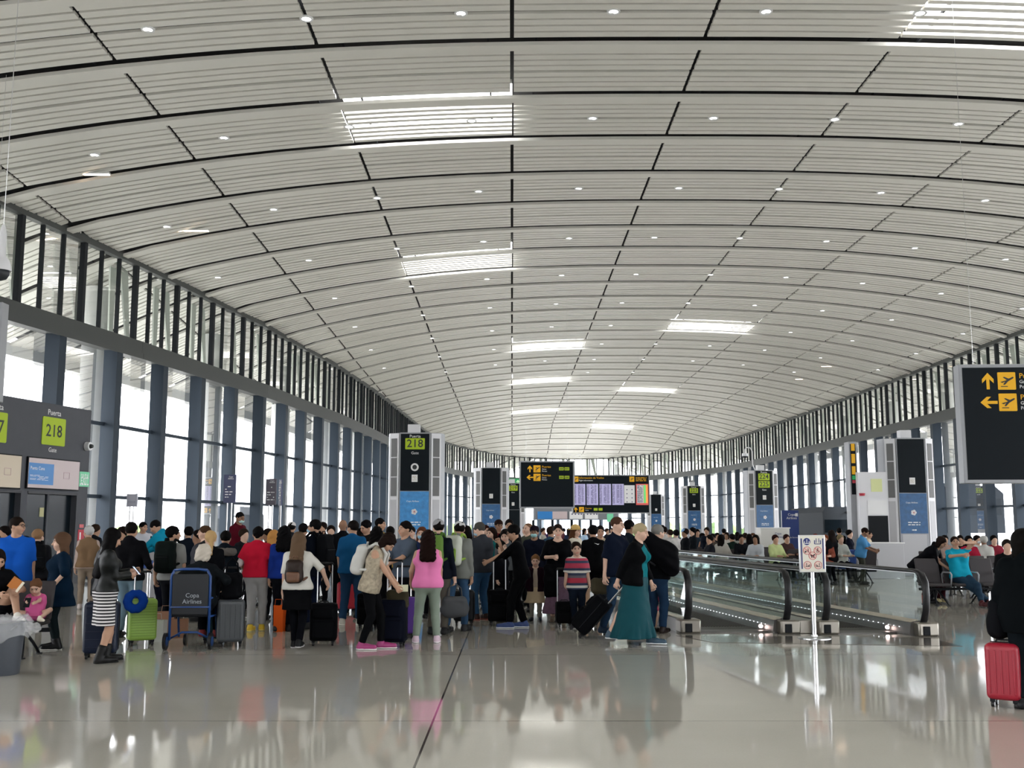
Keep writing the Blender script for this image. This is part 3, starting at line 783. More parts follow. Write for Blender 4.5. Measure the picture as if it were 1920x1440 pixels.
    if 'mask' in ex:
        blob('face_mask', [el(G(0,-.052,-.048), V(.062,.066,.052)*q, Rm=T), rc(G(0,-.10,-.02), G(0,-.105,-.045), .016*q, .016*q, k=.03)], hg, cm(ex['mask'], .8), e, [(G(0,0,-.012), T@V(0,-.2,.98)), (G(0,-.02,0), T@V(0,1,0))])
    if 'glasses' in ex:
        mb = MB(); 
        for sg in (-1, 1):
            mb.tube([tuple(G(sg*.031+.022*math.cos(a), -.103, .004+.017*math.sin(a))) for a in np.linspace(0, 2*math.pi, 13)[:-1]], .0028*q, 5, closed=True)
            mb.tube([tuple(G(sg*.053,-.10,.010)), tuple(G(sg*.078,-.06,.010)), tuple(G(sg*.084,.01,.006))], .003*q, 5)
        mb.tube([tuple(G(-.01,-.104,.008)), tuple(G(.01,-.104,.008))], .003*q, 5)
        parts_mb('glasses', mb, M_black)
    if 'cap' in ex:
        c_ = cm(ex['cap'], .85); rv = -1 if ex.get('capback') else 1
        o = blob('cap', [el(G(0,.012,.045), V(.09,.107,.088)*q, Rm=T), rc(G(0,-.07*rv+.01,.045), G(0,-.135*rv+.01,.034), .06*q, .045*q, k=.01, sc=1.0, clip=[(G(0,0,.052), T@V(0,0,1)), (G(0,0,.034), T@V(0,0,-1))])], hg, c_, e, [(G(0,0,.034), T@V(0,0,-1))])
    if 'hat' in ex:
        P = [el(G(0,.01,.06), V(.088,.10,.085)*q, Rm=T)]
        mb = MB(); n = 28; ring = lambda r, z: [tuple(G(r*math.cos(2*math.pi*i/n), .01+r*1.05*math.sin(2*math.pi*i/n), z)) for i in range(n)]
        o = blob('hat', P, hg, cm(ex['hat'], .9), e, [(G(0,0,.045), T@V(0,0,-1))])
        A, B, C_, D_ = ring(.085,.052), ring(.155,.035), ring(.155,.029), ring(.085,.044)
        mb.add(A+B+C_+D_, [(r*n+i, r*n+(i+1) % n, ((r+1) % 4)*n+(i+1) % n, ((r+1) % 4)*n+i) for r in range(4) for i in range(n)])
        mb.build('brim', cm(ex['hat'], .9), o, True)
    if 'phones' in ex:
        P = [tuple(G(.088*math.cos(a), .01, .02+.105*math.sin(a))) for a in np.linspace(0, math.pi, 14)]
        o = MB().tube(P, .010*q, 6).build('headphones', M_black, e, True)
    # worn backpack: a thing of its own
    J['root'] = e; J['G'] = G
    return J
def to_world(J, p):
    return J['root'].matrix_basis @ Vector(tuple(p)) if True else None
def W(J, key):
    e = J['root']; M = Matrix.Translation(e.location) @ Matrix.Rotation(e.rotation_euler.z, 4, 'Z'); return M @ Vector(tuple(J[key] if isinstance(key, str) else key))
def backpack(J, label, c, c2=None, h=.46, w=.30, d=.17, straps=True, off=(0,0,0), pocket=True, res=.012, group=None, rough=.75):
    """worn on the back of figure J"""
    e = J['root']; T = J['T']; s = J['s']; q = s/1.75
    r = empty('backpack', e.location, e.rotation_euler.z, label, 'backpack', group)
    B = lambda x, y, z: J['chest']+T @ V(x+off[0], y+off[1], z+off[2])
    y0 = .058*s+.035+d*q/2
    m = cm(c, rough); m2 = cm(c2 or c, rough)
    b = blob('bag_body', [rb(B(0,y0,-.03), V(w/2,d/2,h/2)*q, .07*q, Rm=T), rb(B(0,y0+.02,-.10), V(w/2*.95,d/2*1.05,h*.33)*q, .07*q, k=.04, Rm=T)], res, m, r, fold=.003)
    if pocket:
        blob('front_pocket', [rb(B(0,y0+d*.5*q,-.11), V(w*.38,.045,h*.24)*q, .035*q, Rm=T)], res, m2, r, fold=.002)
        MB().tube([tuple(B(x*q, y0+(d*.5+.046)*q, -.03)) for x in (-.10,-.05,0,.05,.10)], .005, 5).build('zipper', M_black, r)
    MB().tube([tuple(B(-.04*q,y0-.03,h/2*q-.04)), tuple(B(-.03*q,y0-.03,h/2*q+.01)), tuple(B(.03*q,y0-.03,h/2*q+.01)), tuple(B(.04*q,y0-.03,h/2*q-.04))], .009, 6).build('grab_handle', m2, r, True)
    if straps:
        for sg in (-1, 1):
            x = sg*.075*q*J['wide']
            P = [B(x,y0-d*.4*q,.15*q), B(x,.03*s,.245*q), B(x,-.02*s-J['fat']*.4,.232*q), B(x*1.1,(-.078-J['fat']*.9)*s,.13*q), B(x*1.5,(-.074-J['fat']*1.1)*s,-.02*q), B(sg*(.165+J['fat'])*q,.01*s,-.13*q), B(sg*.13*q,y0-d*.3*q,-.17*q)]
            blob('strap', [rc(a, b_, .022*q, k=.01) for a, b_ in zip(P[:-1], P[1:])], res, m2, r)
    return r
# ================================================================ luggage
def suitcase(u, v, w, h, d, c, label, rz=0, tilt=0, handle=.45, ribs=0, soft=False, base=None, c2=None, grip='1a1a1c', group=None, vert=False):
    loc = Vector(base) if base is not None else onfloor(u, v)
    r = empty('suitcase', loc, rz, label, 'suitcase', group); r.rotation_euler = (tilt, 0, rz)
    z0 = .065; m = cm(c, .45 if not soft else .85); 
    # tilting turns about the two rear wheels at the origin: body lies in front of them
    oy = 0 if not tilt else -d/2+.03
    ba, q = surf([rb((0,oy,z0+h/2), (w/2,d/2,h/2), .05 if not soft else .035)] + ([rb((0,oy-d/2-.015,z0+h*.30), (w*.40,.03,h*.22), .02, k=.01), rb((0,oy-d/2-.01,z0+h*.74), (w*.38,.025,h*.13), .02, k=.01)] if soft else []), .0125)
    me = np_mesh('shell', [(ba, q)]); me.materials.append(m); sh = link('shell', me, r)
    if ribs:
        mb = MB()
        n = ribs
        for i in range(n):
            if vert:
                x = -w*.36+w*.72*i/(n-1); mb.box(x-.008, x+.008, oy-d/2-.006, oy-d/2+.01, z0+.06, z0+h-.06)
            else:
                z = z0+.07+(h-.14)*i/(n-1); mb.box(-w*.43, w*.43, oy-d/2-.007, oy-d/2+.01, z-.008, z+.008)
        mb.build('rib', cm(c2 or c, .45), r, bevel=.003)
    zb = MB()
    zb.tube([(-w/2-.002,oy,z0+.05),(-w/2-.002,oy,z0+h-.05),(-w/2+.045,oy,z0+h+.002),(w/2-.045,oy,z0+h+.002),(w/2+.002,oy,z0+h-.05),(w/2+.002,oy,z0+.05)], .007, 5); zb.build('zipper', M_black, r)
    for sx in (-1, 1):
        for sy in (-1, 1):
            x, y = sx*(w/2-.05), oy+sy*(d/2-.05)
            wh = MB().box(x-.022, x+.022, y-.024, y+.024, .045, z0+.012).build('wheel_fork', M_black, r, bevel=.004)
            MB().cyl((x-.014,y,.027),(x+.014,y,.027), .027, n=14).build('wheel', M_rubber, wh, 'a')
    if handle:
        hb = MB(); zt = z0+h; yy = oy+d*.28
        for sx in (-1, 1): hb.cyl((sx*.10,yy,zt-.02),(sx*.10,yy,zt+handle), .0085, n=8)
        ho = hb.build('handle_tube', M_steel, r, 'a')
        MB().tube([(-.11,yy,zt+handle-.01),(-.10,yy,zt+handle+.018),(.10,yy,zt+handle+.018),(.11,yy,zt+handle-.01)], .015, 8).build('grip', cm(grip,.5), ho, True)
    MB().tube([(-.06,oy-.0,zt_ := z0+h),(-.05,oy,zt_+.025),(.05,oy,zt_+.025),(.06,oy,zt_)], .009, 6).build('carry_handle', M_black, r, True)
    return r
def softbag(loc, dims, c, label, rz=0, name='duffel_bag', cat='bag', rad=.07, strap=True, tilt=0, fold=.006, droop=0):
    r = empty(name, loc, rz, label, cat); r.rotation_euler = (tilt, 0, rz); w, d, h = dims
    P = [rb((0,0,h/2), (w/2,d/2,h/2), min(rad, min(dims)*.45))]
    if droop: P.append(el((0,0,h*.35), (w*.62, d*.6, h*.34), k=.06))
    blob('bag_body', P, .012, cm(c,.8), r, fold=fold)
    if strap: MB().tube([(-w*.32,0,h*.9),(-w*.26,0,h+.12),(0,0,h+.2),(w*.26,0,h+.12),(w*.32,0,h*.9)], .011, 6).build('strap', cm(c,.8), r, True)
    return r
# ================================================================ writing and pictograms
M_yel = mat('sign_yellow', hexc('cf9c22'), .5, emit=.02, spec=.2); M_lime = mat('sign_lime', hexc('98ae28'), .5, emit=.012, spec=.2); M_ink = mat('sign_ink', (.015,.018,.02), .6)
M_txt = mat('sign_white', (.62,.62,.62), .5, emit=.01); M_panel = mat('sign_navy_black', (.004,.007,.010), .5, spec=.12)
M_red = mat('sign_red', hexc('b03040'), .6); M_navy = mat('sign_navy', hexc('26306e'), .6); M_green = mat('exit_green', hexc('1d8a4c'), .5, emit=.04)
def arrow(mb, cx, cz, s, ang, y):
    P = [(-.09,-.5),(.09,-.5),(.09,.12),(.34,-.13),(.34,.12),(.0,.5),(-.34,.12),(-.34,-.13),(-.09,.12)]
    c, n = math.cos(ang), math.sin(ang)
    mb.poly([(cx+(a*c-b*n)*s, cz+(a*n+b*c)*s) for a, b in P][::-1], y-.004, y)
def plane_icon(mb, cx, cz, s, y):
    mb.poly([(cx+a*s, cz+b*s) for a, b in ((-.38,-.06),(-.30,-.10),(-.18,-.03),(.0,.05),(-.22,.22),(-.14,.25),(.12,.14),(.36,.25),(.42,.22),(.38,.15),(.08,-.03),(-.12,-.24),(-.22,-.22),(-.10,-.04),(-.26,-.12))][::-1], y-.003, y)
    mb.box(cx-.36*s, cx+.05*s, y-.003, y, cz-.36*s, cz-.31*s)
def rrect(mb, x0, x1, z0, z1, y, r=.02, t=.006):
    P = []
    for cx, cz, a in ((x1-r,z0+r,-90),(x1-r,z1-r,0),(x0+r,z1-r,90),(x0+r,z0+r,180)):
        P += [(cx+r*math.cos(R(a+k*30)), cz+r*math.sin(R(a+k*30))) for k in range(4)]
    mb.poly(P, y-t, y)
def rowbars(mb, x0, x1, z0, z1, n, y, rng, fill=.6, hgt=.45):
    dz = (z1-z0)/n
    for i in range(n):
        z = z1-dz*(i+.5); x = x0
        while x < x1-.01:
            l = min(rng.uniform(.25, 1)*(x1-x0)*.5, x1-x)
            if rng.random() < fill: mb.box(x, x+l*.85, y-.002, y, z-dz*hgt/2, z+dz*hgt/2)
            x += l+.01
RN = random.Random(3)
# ================================================================ totem towers
M_scr = mat('screen_blue', hexc('2f6c9c'), .4, emit=.035, noise=(9,.55)); M_scr2 = mat('screen_deep_blue', hexc('234c74'), .4, emit=.02, noise=(9,.5))
M_twh = mat('tower_white', (.62,.62,.64), .4); M_tgr = mat('tower_grey', (.30,.31,.33), .4); M_louv = mat('louvre_grey', (.12,.12,.12), .6); M_tpan = mat('tower_panel', (.42,.42,.44), .5)
def tower(u, vtop, label, nums=(), cam_=False, scr=M_scr, yaw=0.0, wd=1.0, scrh=1.3, lone=False, Yf=None):
    H = 4.45; t = ray(u, vtop); Y = (H-CAMH)/(t.z/t.y) if Yf is None else Yf; p = at(u, 900, Y)
    r = empty('information_totem', (p.x, p.y, 0), yaw, label, 'information totem')
    cw, sw, dp = .44, .34, .55
    b = MB(); P = [(-cw-.05,-.06),(cw+.05,-.06),(cw+sw,.10),(cw+sw+.04,.16),(cw+sw+.10,.55),(-cw-sw-.10,.55),(-cw-sw-.04,.16),(-cw-sw,.10)]
    n = len(P); b.add([(x,y,z) for z in (0,H) for x, y in P], [tuple(reversed(range(n))), tuple(range(n,2*n))]+[(i,(i+1)%n,n+(i+1)%n,n+i) for i in range(n)])
    b.build('column_body', M_tgr, r)
    f = MB().box(-cw-.03, cw+.03, -.10, -.05, 0, H+.01); f.build('front_frame', M_tgr, r, bevel=.008)
    MB().box(-cw, cw, -.112, -.09, H-1.78, H-.03).build('dark_panel', M_panel, r)
    so = MB().box(-cw, cw, -.112, -.09, H-1.79-scrh, H-1.80).build('screen', scr, r)
    if not lone:
        text('Copa Airlines', .07, M_txt, so, (-.05, -.114, H-2.10)); 
        fl_ = MB(); cz = H-2.42
        for k in range(5): fl_.disc(.05*math.cos(k*1.257), cz+.05*math.sin(k*1.257), .045, -.115, -.113, 10)
        fl_.build('flower_picture', M_txt, so); MB().disc(0, cz, .02, -.117, -.115, 10).build('flower_centre', M_red, so)
        l = MB(); rowbars(l, -.2, .2, H-2.85, H-2.70, 2, -.113, RN, 1, .4); rowbars(l, -.08, .08, H-3.02, H-2.94, 1, -.113, RN, 1, .5); l.build('caption_lines', M_txt, so)
    MB().box(-cw+.05, cw-.05, -.104, -.09, .1, H-1.82-scrh).build('lower_panel', M_tpan, r)
    for sg in (-1, 1):
        a = Vector((sg*(cw+.05), -.065, 0)); c = Vector((sg*(cw+sw), .095, 0)); x = (c-a); L = x.length; x.normalize(); nn = Vector((x.y, -x.x, 0))*(1 if sg > 0 else -1)
        Mx = Matrix(((x.x, nn.x, 0, a.x), (x.y, nn.y, 0, a.y), (0, 0, 1, 0), (0, 0, 0, 1)))
        MB().box(.0, L, -.01, .03, 0, H-.02, Mx).build('side_frame', M_twh, r)
        for k in range(3): 
            z1 = H-.17-k*.60; g_ = MB().box(.06, L-.06, .02, .042, z1-.57, z1, Mx).build('louvre', M_louv, r)
        MB().box(.06, L-.05, .02, .036, .9, H-2.05, Mx).build('side_panel', M_tpan, r)
    if nums:
        z = H-.34
        text('Puerta', .13, M_txt, r, (0, -.114, H-.11))
        for k, s in enumerate(nums):
            pl = MB(); rrect(pl, -.30, .30, z-.17, z+.17, -.112); po = pl.build('number_plate', M_lime, r); text(s, .34, M_ink, po, (0, -.120, z-.0), bold=.004); z -= .385
        text('Gate', .12, M_txt, r, (0, -.114, z+.10))
    if cam_: MB().ring(0, H-1.06, .12, .05, -.14, -.11).build('camera_ring', M_txt, r); MB().disc(0, H-1.06, .07, -.15, -.12).build('camera_lens', M_ink, r)
    nz = H-1.40
    MB().box(-.09, .09, -.122, -.112, nz-.11, nz+.11).build('notice', M_txt, r); l = MB(); rowbars(l, -.06, .06, nz-.07, nz+.07, 4, -.1225, RN, .9, .4); l.build('notice_print', mat('print_tan', hexc('9a8a6a'), .8), r)
    MB().box(-.25, .12, .1, .4, H, H+.28).build('top_box', M_twh, r, bevel=.01)
    return r
tower(778, 812, 'tall gate totem with one lime plate reading 218 above a bright blue screen', ('218',), True)
tower(921, 877, 'blank-topped totem with a blue screen, just right of the 218 totem', scr=M_scr2)
tower(1708, 822, 'largest totem with a blank black panel, standing right behind the moving walkways', scr=M_scr2)
tower(1431, 882, 'totem with two lime plates reading 224 and 225', ('224','225'), scr=M_scr2, yaw=.12)
tower(1300, 911, 'totem with a lime plate reading 223 in the right half of the hall', ('223',), scr=M_scr2)
tower(1229, 927, 'small distant blank totem beside the departures board', scr=M_scr2)
tower(962, 906, 'narrow dark totem with plate 219 behind the black direction sign', ('219',), scr=M_panel, lone=True)
# exit box above totem 219
p = at(963, 893, 80); r = empty('exit_sign', (p.x, p.y-.3, 4.55), 0, 'small green exit box with running figure and arrow above the 219 totem', 'exit sign')
MB().box(-.62,.62,0,.25,0,.52).build('housing', M_green, r, bevel=.02); MB().box(-.64,.64,.0,.25,-.16,-.02).build('lower_lip', M_twh, r)
MB().box(-.05,.05,.05,.2,-.3,0).build('mount', M_tgr, r); MB().box(-.45,-.12,-.01,0,.1,.42).build('figure_field', M_txt, r); a = MB(); arrow(a, .32, .26, .36, 0, -.002); a.build('arrow', mat('arrow_pale', hexc('b9dfae'), .5, emit=.03), r)
# ================================================================ hanging signs
def frame_sign(r, W_, H_, D_, t=.07):
    MB().box(-W_/2, W_/2, 0, D_, 0, H_).build('cabinet', M_tgr, r, bevel=.015)
    MB().box(-W_/2+t, W_/2-t, -.012, .0, t, H_-t).build('face', M_panel, r)
def cables(r, W_, H_, D_, ztop, z0):
    for sx in (-1, 1): MB().cyl((sx*W_*.38, D_/2, H_), (sx*W_*.38, D_/2, ztop-z0), .004, n=6).build('hanger_cable', M_steel, r)
def hung(u0, u1, v0, v1, Y, D_, label, cat='sign', name='direction_sign', yaw=0.0):
    a, b = at(u0, v1, Y), at(u1, v0, Y); W_, H_ = b.x-a.x, b.z-a.z
    r = empty(name, ((a.x+b.x)/2, Y, a.z), yaw, label, cat); frame_sign(r, W_, H_, D_)
    yc = Y+1; zt = H_EDGE+rise(yc)*(1-abs((r.location.x-(XL(Y)+XR(Y))/2)/((XR(Y)-XL(Y))/2))**2.4)
    cables(r, W_, H_, D_, zt+.1, a.z)
    return r, W_, H_
def puertas_rows(r, W_, H_, rows, ang, s):
    for i, (z, a_) in enumerate(zip(rows, ang)):
        x0 = -W_*.40; m = MB(); arrow(m, x0+.09*W_, z, s*.95, a_, -.012); m.build('arrow', M_yel, r)
        m = MB(); rrect(m, x0+.155*W_, x0+.155*W_+s, z-s/2, z+s/2, -.012, .015); pi = m.build('pictogram_tile', M_yel, r)
        m = MB(); plane_icon(m, x0+.155*W_+s/2, z, s*.95, -.018); m.build('plane_pictogram', M_ink, pi)
        xt = x0+.155*W_+s*1.2
        text('Puertas', s*.42, M_yel, r, (xt, -.014, z+s*.28), 'LEFT'); text('Gates', s*.27, M_txt, r, (xt, -.014, z-s*.05), 'LEFT'); text('Portes', s*.27, M_txt, r, (xt, -.014, z-s*.34), 'LEFT')
        for k in (0, 1):
            m = MB(); x1 = W_*.22+k*W_*.10; rrect(m, x1, x1+W_*.085, z-s*.22, z+s*.22, -.012, .01); gp = m.build('gate_plate', M_lime, r)
            m = MB(); rowbars(m, x1+.03, x1+W_*.085-.03, z-s*.1, z+s*.1, 1, -.0185, RN, 1, .7); m.build('gate_digits', M_ink, gp)
r, W_, H_ = hung(974, 1077, 864, 953, 50, .35, 'black hanging direction sign with yellow arrows, left of the departures board')
puertas_rows(r, W_, H_, (H_*.83, H_*.65), (0, math.pi/2), .33)
r, W_, H_ = hung(1812, 2075, 682, 906, 20.5, .30, 'large black hanging direction sign cut off by the right edge', yaw=-.06)
puertas_rows(r, W_, H_, (H_*.855, H_*.675), (0, math.pi/2), .34)
r, W_, H_ = hung(-240, 5, 566, 752, 22, .30, 'hanging sign of which only a grey frame edge shows at the left border')
# departures board
r, W_, H_ = hung(1073, 1218, 890, 963, 66, .4, 'wide departures board with white flight lists and a red bordered list', 'departures board', 'departures_board')
g0 = H_*.22; g1 = H_*.76
x = -W_/2+.10
M_list = mat('list_pale', hexc('a8a3c8'), .4, emit=.03); M_listd = mat('list_violet', hexc('2c2758'), .5); M_rlist = mat('list_red', hexc('c05450'), .4, emit=.03)
for k in range(4):
    s0 = x+k*.80*W_/4.95*1.02; s1 = s0+.72*W_/4.95*1.02
    so = MB().box(s0, s1, -.03, -.01, g0, g1).build('flight_list_screen', M_list, r); wdt = s1-s0
    for a_, b_ in ((.02,.22),(.38,.62),(.68,.86)):
        m = MB(); rowbars(m, s0+a_*wdt, s0+b_*wdt, g0+.08, g1-.05, 26, -.031, RN, .9, .6); m.build('flight_rows', M_listd, so)
s0 = x+.648*W_; so = MB().box(s0, s0+.135*W_, -.03, -.01, g0+.12, g1-.08).build('clock_screen', M_txt, r)
m = MB(); [m.disc(s0+.035*W_+.065*W_*i, g1-.35-.25*j, .035, -.034, -.03, 10) for i in (0,1) for j in range(4)]; m.build('clock_faces', M_listd, so)
s0 = x+.80*W_; s1 = W_/2-.10; so = MB().box(s0, s1, -.03, -.01, g0, g1).build('red_list_screen', M_rlist, r)
m = MB().box(s0+.06, s1-.3, -.033, -.03, g0+.12, g1-.06); m.build('list_field', M_txt, so); m = MB(); rowbars(m, s0+.08, s1-.34, g0+.14, g1-.08, 24, -.035, RN, .9, .6); m.build('flight_rows', M_listd, so)
MB().box(s1-.28, s1-.16, -.034, -.03, g0+.12, g1-.06).build('green_column', mat('list_green', hexc('5fc06a'), .5, emit=.05), so)
MB().box(s1-.15, s1-.04, -.034, -.03, g0+.12, g1-.06).build('orange_column', mat('list_orange', hexc('e8914a'), .5, emit=.05), so)
text('Información de Vuelos', .17, M_yel, r, (-W_/2+.42, -.014, H_-.20), 'LEFT'); text('Flight information', .12, M_txt, r, (-W_/2+.42, -.014, H_-.36), 'LEFT')
for xx in (-W_/2+.24, W_*.27):
    m = MB(); rrect(m, xx-.15, xx+.15, H_-.44, H_-.12, -.012, .015); to = m.build('pictogram_tile', M_yel, r); m = MB(); plane_icon(m, xx, H_-.28, .28, -.018); m.build('plane_pictogram', M_ink, to)
m = MB(); rowbars(m, W_*.32, W_*.46, H_-.42, H_-.14, 3, -.014, RN, 1, .4); m.build('header_lines', M_yel, r)
m = MB(); arrow(m, -W_/2+.22, .24, .3, 0, -.012); m.build('arrow', M_yel, r); m = MB(); rrect(m, -W_/2+.42, -W_/2+.72, .10, .40, -.012, .015); to = m.build('pictogram_tile', M_yel, r); m = MB(); plane_icon(m, -W_/2+.57, .25, .28, -.018); m.build('plane_pictogram', M_ink, to)
text('Puertas', .13, M_yel, r, (-W_/2+.8, -.014, .32), 'LEFT'); text('Gates', .09, M_txt, r, (-W_/2+.8, -.014, .20), 'LEFT')
for k in (0,1): m = MB(); rrect(m, -W_/2+1.32+k*.30, -W_/2+1.56+k*.30, .18, .34, -.012, .01); m.build('gate_plate', M_lime, r)
# ================================================================ gate walls
M_gw = mat('gate_wall_grey', (.075,.078,.09), .6, noise=(3,.08), spec=.2); M_doorg = mat('dark_glass_door', (.006,.010,.014), .2, spec=.2)
M_scrp = mat('screen_pinkish', hexc('a89a9a'), .4, emit=.02); M_scrt = mat('screen_beige', hexc('ada08c'), .4, emit=.02); M_scrb = mat('screen_azure', hexc('22649c'), .4, emit=.03)
P1 = at(172, 770, 31); P0 = at(0, 740, 27.15); dv = (P1-P0); dv.z = 0; dv.normalize(); ang = math.atan2(dv.y, dv.x)
def ws(u, v):
    d = ray(u, v); o = Vector((0,0,CAMH)); n_ = Vector((dv.y, -dv.x, 0)); k = (P1-o).dot(n_)/d.dot(n_); p = o+d*k
    return (Vector((p.x-P1.x, p.y-P1.y, 0))).dot(dv), p.z
gw = empty('gate_wall', (P1.x, P1.y, 0), ang, 'dark grey boarding gate wall with two doors and plate 218 at the far left', 'gate wall')
ztop = ws(172, 770)[1]; zh = ws(100, 923)[1]; sL = -13
xs = [ws(u, 950)[0] for u in (0, 38, 50, 143)]
xs2 = [xs[0]-2.4, xs[1]]
MB().box(sL, 0, 0, .5, zh, ztop).build('header', M_gw, gw)
m = MB().box(xs[3], 0, 0, .5, 0, zh).box(xs[1], xs[2], 0, .5, 0, zh).box(sL, xs[0]-1.0, 0, .5, 0, zh); m.build('pier', M_gw, gw)
for a, b in ((xs[0]-1.0, xs[1]), (xs[2], xs[3])):
    d_ = MB().box(a, b, .18, .24, 0, zh).build('glass_door', M_doorg, gw)
    MB().box((a+b)/2-.04, (a+b)/2+.04, .14, .2, 0, zh).build('door_stile', M_gw, d_); MB().box((a+b)/2-.30, (a+b)/2-.12, .165, .178, 1.85, 2.1).build('door_notice', mat('notice_cream', hexc('b8b48a'), .8), d_)
    MB().box(a, b, -.02, .0, zh-.06, zh).build('door_lintel_lip', mat('lintel_black', (.02,.02,.025), .5), gw)
(a, z1), (b, z0) = ws(51, 857), ws(143, 922)
s_ = MB().box(a-.03, b+.03, -.06, 0, z0+.02, z1+.02).build('monitor', M_black, gw, bevel=.01)
mid = ws(97, 880)[0]
MB().box(a, b, -.066, -.06, z0+.05, z1-.01).build('picture', M_scrp, s_); MB().box(a+.01, mid, -.070, -.064, z0+.14, z1-.14).build('blue_page', M_scrb, s_)
text('Punta Cana', .13, M_txt, s_, (a+.06, -.072, z1-.28), 'LEFT'); m = MB(); rowbars(m, a+.06, mid-.2, z0+.25, z1-.45, 5, -.072, RN, .6, .35); m.build('flight_lines', M_txt, s_)
m = MB(); x_ = (mid+b)/2; [m.box(*q) for q in ((x_-.12,x_+.12,-.07,-.066,1.0,1.0),)] if 0 else None
zc = (z0+z1)/2
for q in ((x_-.13,x_+.13,zc+.08,zc+.09),(x_-.13,x_+.13,zc-.09,zc-.08),(x_-.13,x_-.12,zc-.09,zc+.09),(x_+.12,x_+.13,zc-.09,zc+.09)): m.box(q[0],q[1],-.07,-.066,q[2],q[3])
m.build('outline_box', mat('outline_mauve', hexc('9a7f86'), .8), s_)
(b2, z12), (_, z02) = ws(37, 855), ws(37, 918); s2 = MB().box(b2-2.2, b2+.03, -.06, 0, z02+.0, z12+.02).build('monitor', M_black, gw, bevel=.01)
MB().box(b2-2.15, b2, -.066, -.06, z02+.04, z12-.01).build('picture', M_scrt, s2)
m = MB(); x_ = ws(10, 885)[0]
for q in ((x_-.13,x_+.13,zc+.08,zc+.09),(x_-.13,x_+.13,zc-.09,zc-.08),(x_-.13,x_-.12,zc-.09,zc+.09),(x_+.12,x_+.13,zc-.09,zc+.09)): m.box(q[0],q[1],-.07,-.066,q[2],q[3])
m.build('outline_box', MATS['outline_mauve'], s2)
for us, num in (((80,120), '218'), ((-32,10), '217')):
    (a, zt_), (b, zb_) = ws(us[0], 780), ws(us[1], 836)
    zt_ = ws(us[0], 780 if num == '218' else 768)[1]; zb_ = ws(us[0], 833 if num == '218' else 826)[1]
    m = MB(); rrect(m, a, b, zb_, zt_, -.001, .04, .02); po = m.build('number_plate', M_lime, gw, label='lime plate reading %s' % num)
    text(num, (zt_-zb_)*.62, M_ink, po, ((a+b)/2, -.024, (zt_+zb_)/2), sx=(b-a)/((zt_-zb_)*1.3), bold=.004)
    text('Puerta', .22, M_txt, gw, ((a+b)/2, -.004, zt_+.13)); text('Gate', .18, M_txt, gw, ((a+b)/2, -.004, zb_-.13))
(a, z1), (b, z0) = ws(148.5, 884), ws(165.5, 913)
eo = MB().box(a, b, -.02, 0, z0, z1).build('exit_board', mat('exit_board_green', hexc('5a9f7c'), .5, emit=.05), gw)
text('SALIDA', .20, M_txt, eo, ((a+b)/2, -.023, z1-.14), sx=(b-a)/.85); text('EXIT', .26, M_txt, eo, ((a+b)/2, -.023, (z0+z1)/2-.05), sx=(b-a)/.72); m = MB(); rowbars(m, a+.03, b-.03, z0+.03, z0+.1, 1, -.023, RN, 1, .6); m.build('small_print', M_txt, eo)
a, z = ws(150, 993); MB().box(a-.1, a+.2, -.012, 0, z-.35, z).build('red_notice', M_red, gw); MB().box(a-.03, a+.03, -.015, -.012, z-.28, z-.08).build('extinguisher_picture', M_txt, gw)
MB().box(a-.05, a+.15, -.012, 0, z+.05, z+.15).build('small_red_notice', mat('red_light', hexc('c86a70'), .7), gw)
a, z = ws(161, 837); c_ = empty('camera_dome', Matrix.Translation(gw.location) @ Matrix.Rotation(ang, 4, 'Z') @ Vector((a, -.02, z)), ang, 'round white camera on the gate wall right of plate 218', 'security camera')
MB().cyl((0,0,0),(0,-.13,0), .13, .12, 20).build('ring', M_twh, c_, 'a'); MB().cyl((0,-.10,0),(0,-.2,0), .075, .05, 16).build('lens', M_ink, c_, 'a')
# dome camera hanging at the left border
p = at(2, 500, 15); c_ = empty('camera_dome', p, 0, 'white dome camera with dark glass hanging at the upper left border', 'security camera')
MB().lathe([(.02,.62),(.05,.5),(.055,.16),(.11,.09),(.14,.0),(.14,-.06)], n=24).build('housing', M_twh, c_, 'a'); MB().lathe([(.12,-.05),(.115,-.12),(.08,-.18),(.02,-.205)], n=24).build('dome', M_ink, c_, True); MB().cyl((0,0,.6),(0,0,5.2), .006, n=8).build('stem', M_steel, c_)
# arm camera on the 224 totem
p = at(1402, 852, 58); c_ = empty('camera_dome', (p.x, p.y, 4.6), 0, 'small white camera on a bent pole above the 224 totem', 'security camera')
MB().tube([(.42,0,-.16),(.25,0,.3),(.25,0,1.0),(.15,0,1.2),(-.05,0,1.22),(-.15,0,1.1),(-.15,0,.9)], .03, 8).build('bent_pole', M_twh, c_, True); MB().lathe([(.16,.9),(.17,.75)], c=(-.15,0,0), n=18).build('housing', M_twh, c_, 'a'); MB().lathe([(.14,.76),(.10,.66),(.02,.62)], c=(-.15,0,0), n=18).build('dome', M_ink, c_, True)
